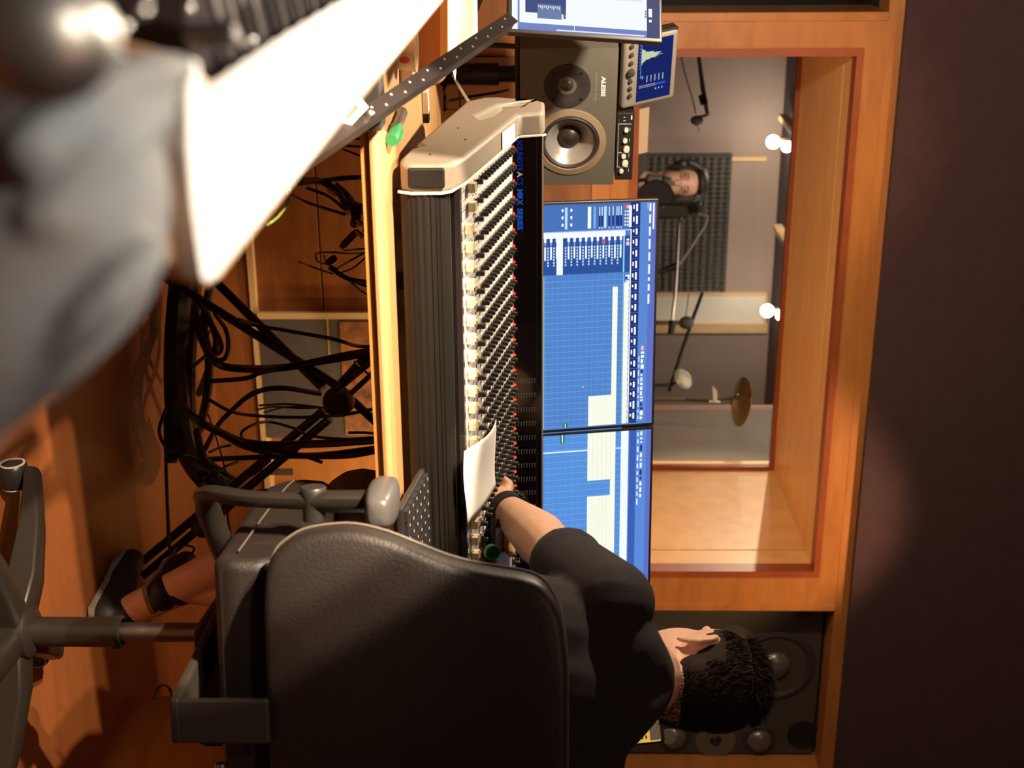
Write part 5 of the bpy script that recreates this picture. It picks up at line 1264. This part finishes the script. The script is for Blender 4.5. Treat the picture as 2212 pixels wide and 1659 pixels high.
# white shade and beige bowl-like lamp behind the tray
c = P(978, 60, 2.55)
lampw = thing('white_shade', (c.x, c.y, ZD), 'white paper shade with added glow standing behind the brown tray', 'lampshade')
b = MB(); pts = [P(957, -60, 2.5), P(955, 0, 2.5), P(962, 60, 2.5), P(968, 110, 2.5), P(982, 168, 2.5), P(984, 150, 2.5), P(985, 100, 2.5), P(991, 40, 2.5), P(994, -60, 2.5)]
b.prism(pts, FW*.03); b.build('shade', mat('shade_added_glow', (.85, .80, .72), .7, emit=(1, .90, .74), estr=.9), lampw, bevel=.002)  # emission put in to whiten the shade, there is no bulb inside
c2 = P(990, -10, 2.68)
MB().box((c.x-.10, c.y-.02, ZD), (c.x+.05, c.y+.06, ZD+.10)).build('shade_foot', whitep, lampw, bevel=.005)
bo2 = tag(MB().lathe(V((P(990, -40, 2.75).x, P(990, -40, 2.75).y, ZD)), (0, 0, 1), [(0, 0), (.05, 0), (.095, .08), (.108, P(1024, 0, 2.72).z-ZD-.012), (.112, P(1024, 0, 2.72).z-ZD), (.104, P(1024, 0, 2.72).z-ZD), (.100, P(1024, 0, 2.72).z-ZD-.012), (0, .12)], 48).build('plastic_bucket', mat('beige_plastic', (.62, .42, .24), .5), smooth=True, sharp=50), 'beige round tub with a pale rim behind the white shade', 'tub')
# cup with a red printed mark, mostly behind the notepad
c = P(880, 105, 2.05); c.z = ZD
cupm = mat('cup_cream', (.70, .55, .36), .35)
cp = tag(MB().lathe(c, (0, 0, 1), [(0, 0), (.030, 0), (.034, .020), (.036, .031), (.034, .031), (.031, .02), (0, .006)], 32).build('cup', cupm, smooth=True, sharp=50), 'cream cup with a red mark beside the brown tray', 'cup')
kk = (CAM-c); kk.z = 0; kk.normalize(); ks = kk.cross(V((0, 0, 1)))
cf2 = frame(c+kk*.0352+V((0, 0, .016)), -ks, (0, 0, 1))
MB().prism([cf2(.016+.007*math.cos(t), .012*math.sin(t), -.001) for t in [2*PI*i/20 for i in range(20)]], kk*.0012).build('badge', whitep, cp)
MB().prism([cf2(.016+.005*math.cos(t), .008*math.sin(t), .0006) for t in [2*PI*i/20 for i in range(20)]], kk*.0008).build('red_mark', mat('red_ink', (.75, .05, .03), .5), cp)
a_ = P(880, 140, 2.1)
tag(MB().box((a_.x-.02, a_.y-.01, ZD), (a_.x+.035, a_.y+.035, P(893, 140, 2.1).z)).build('cream_block', cupm, bevel=.004), 'small cream block between the cup and the perforated rail', 'block')

# ================================================================ perforated black rail with brackets
ra, rb_ = P(1108, 36, 2.10), P(795, 245, 1.72)
rc = rb_ + (rb_-ra)*.55
rl = thing('perforated_rail', V((rb_.x, rb_.y, 0)), 'black perforated metal rail slanting from the desk edge up to the white monitor', 'rail')
rdv = (rc-ra).normalized(); rsd = rdv.cross(FW).normalized(); rfr = frame(ra, rdv, rsd)
Lr = (rc-ra).length
MB().fbox(rfr, (0, -.0105, -.003), (Lr, .0105, 0)).fbox(rfr, (.012, .0075, -.02), (Lr, .0105, -.003)).build('angle_bar', mat('rail_black', (.035, .028, .028), .38, metal=.5, bump=.2, bscale=200), rl)
dots = mat('rail_hole', (.55, .50, .42), .4)
for k in range(17):
    u = .024+k*(.0275 if k % 2 else .0275); MB().lathe(rfr(u, .004 if k % 2 else -.004, .0002), rfr(0, 0, 1)-rfr(0, 0, 0), [(0, .0004), (.0016, .0004), (.0018, 0)], 10).build('screw_hole', dots, rl)
MB().lathe(P(798, 246, 1.715), -FW, [(0, .004), (.005, .003), (.0065, 0)], 16).build('bolt', steel, rl, smooth=True)
# grey slotted bracket and black clamp at the desk edge
bfz = frame(P(740, 290, 1.68), (P(795, 232, 1.70)-P(740, 290, 1.68)), RT*-1)
bk_ = MB(); wq = (P(795, 232, 1.70)-P(740, 290, 1.68)).length
for q in (((-.03, 0, 0), (wq, .008, .002)), ((wq-.012, .008, 0), (wq, .05, .002)), ((-.03, .030, 0), (wq-.012, .05, .002)), ((-.03, .008, 0), (.016, .030, .002))): bk_.fbox(bfz, *q)
bk_.build('slotted_bracket', whitep, rl, bevel=.0006)
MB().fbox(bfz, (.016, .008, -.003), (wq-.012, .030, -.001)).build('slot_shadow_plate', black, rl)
cl1 = P(815, 279, 1.80); MB().box((cl1.x-.10, 1.785, ZD-.019), (cl1.x, 1.84, ZD+.008)).build('clamp', black, rl, bevel=.002)
MB().tube([V((rc.x, rc.y, rc.z)), V((rc.x-.02, rc.y, 0.01))], .010, 8).build('foot_post', blackmetal, rl)

# ================================================================ near foreground at the left edge, far out of focus
A, B, C = P(412, 130, .50), P(440, 608, .60), P(955, 0, 1.15)
pnn = (B-A).cross(C-A).normalized()
if pnn.z < 0: pnn = -pnn
def pp(x, y, off=0.0):
    v = ray(x, y); o = A+pnn*off; return CAM+v*((o-CAM).dot(pnn)/v.dot(pnn))
outl = [(430, 560), (415, 450), (406, 330), (405, 220), (412, 135), (430, 133), (447, 235)]
rnd = random.Random(6)
N = 34; pA, pB = (450, 234), (960, -122)
for k in range(1, N):
    t = k/N; x = pA[0]+(pB[0]-pA[0])*t; y = pA[1]+(pB[1]-pA[1])*t - 10*math.sin(PI*t*1.5)*.8
    j = (3 if k % 2 else -2)*(1-t*.4); outl.append((x+j*.6, y+j*.8))
outl += [(960, -122), (1060, -122), (955, 1), (868, 105), (760, 231), (652, 372), (545, 502), (466, 603), (447, 611), (436, 600)]
b = MB().prism([pp(x, y) for x, y in outl], -pnn*.010)
tag(b.build('notepad', white, bevel=.0008), 'large overexposed white notepad with a torn ragged edge in the near left foreground', 'notepad')
bo = [(398, 120), (392, 300), (362, 420), (318, 490), (285, 545), (350, 562), (450, 622), (478, 604), (655, 376), (960, 0), (1062, -122), (1000, -122), (800, 40), (520, 235)]
bw = MB().prism([pp(x, y, -.0105) for x, y in bo], -pnn*.028)
brd = tag(bw.build('wooden_board', mat('tan_board', (.62, .36, .19), .5, var=.1, vscale=10), bevel=.003), 'tan wooden board under the white notepad in the near left foreground', 'board')
for x, y in ((420, 330), (700, 150)):
    q = pp(x, y, -.04); MB().tube([q, V((q.x, q.y, 0.0))], .012, 10).build('leg', blackmetal, brd)
# ribbed dark unit left of the notepad
rf_ = [(420, 200), (402, 60), (420, -60), (470, -122), (960, -122), (640, 90), (450, 225)]
rb3 = tag(MB().prism([pp(x, y, -.045) for x, y in rf_], -pnn*.05).build('ribbed_unit', mat('ribbed_dark', (.028, .022, .024), .5), bevel=.002), 'dark unit with grey parallel ribs behind the ragged edge of the notepad', 'rack unit')
ribm = mat('rib_grey', (.17, .155, .14), .5)
for (x0, y0, x1, y1, wd_) in ((470, -60, 520, 110, 10), (528, -60, 572, 120, 10), (586, -60, 625, 110, 9), (624, -60, 662, 90, 7), (661, -60, 694, 80, 6), (697, -60, 726, 60, 6), (730, -60, 756, 50, 5), (488, 100, 520, 190, 9), (440, -60, 470, 40, 9)):
    p0, p1 = pp(x0, y0, -.040), pp(x1, y1, -.040); r_ = wd_/2900*(p0-CAM).dot(FW)
    MB().tube([p0, p1], r_, 10).build('rib', ribm, rb3, smooth=True)
q = pp(455, 72, -.018); qf = frame(q, UP, -RT)
MB().fbox(qf, (-.011, -.0035, -.01), (.011, .0035, .006)).build('black_switch', black, rb3, bevel=.001)
for x, y in ((266, 56), (310, 22), (408, 18), (540, 88)):  # beads added to stand in for blurred lamp highlights
    p_ = P(x, y, .44 if x < 400 else .6); 
    tag(MB().ell(p_, (.0022, .0022, .0022), None, 14, 10).build('highlight_bead', chrome, smooth=True), 'tiny chrome bead added for a blurred highlight at the near left edge', 'bead', 'added highlight beads')
# draped pale grey-blue cloth
k = .42/2900
def tp(x, y, d): return P(x, y, d)
sh = [('t', [tp(-330, 1130, .44), tp(-130, 850, .44), tp(20, 690, .44), tp(115, 560, .45), tp(150, 430, .46), tp(150, 300, .47)], [q_*k for q_ in (160, 175, 205, 238, 235, 220)]),
      ('t', [tp(-400, 900, .47), tp(-200, 600, .47), tp(-60, 380, .48), tp(60, 260, .48), tp(160, 200, .50)], [q_*k for q_ in (260, 290, 260, 210, 170)]),
      ('t', [tp(60, 330, .42), tp(190, 225, .44), tp(330, 165, .47), tp(390, 150, .49)], [q_*k for q_ in (60, 70, 60, 40)]),
      ('t', [tp(90, 480, .42), tp(220, 330, .44), tp(330, 240, .47)], [q_*k for q_ in (60, 75, 60)]),
      ('t', [tp(60, 830, .43), tp(190, 690, .42), tp(280, 600, .43), tp(330, 545, .44)], [q_*k for q_ in (36, 50, 52, 40)])]
jm = mat('pale_denim', (.125, .145, .165), .75, var=.22, vscale=22, bump=.4, bscale=900, col2=(.15, .135, .12))
jk = organ('draped_jacket', sh, jm, None, .003, 4)
tag(jk, 'pale grey-blue draped cloth filling the blurred near left corner', 'jacket')
# rounded metal object in the corner
dm = tag(MB().ell(P(88, 88, .335), (.0165, .0165, .0190), None, 36, 24).build('metal_dome', mat('dome_steel', (.34, .32, .30), .42, metal=.9), smooth=True), 'rounded grey metal dome with a soft highlight in the blurred corner', 'dome')
MB().tube([P(88, 40, .335), P(88, -160, .335)], .010, 16).build('neck', mat('dome_neck', (.08, .07, .06), .5), dm, smooth=True)
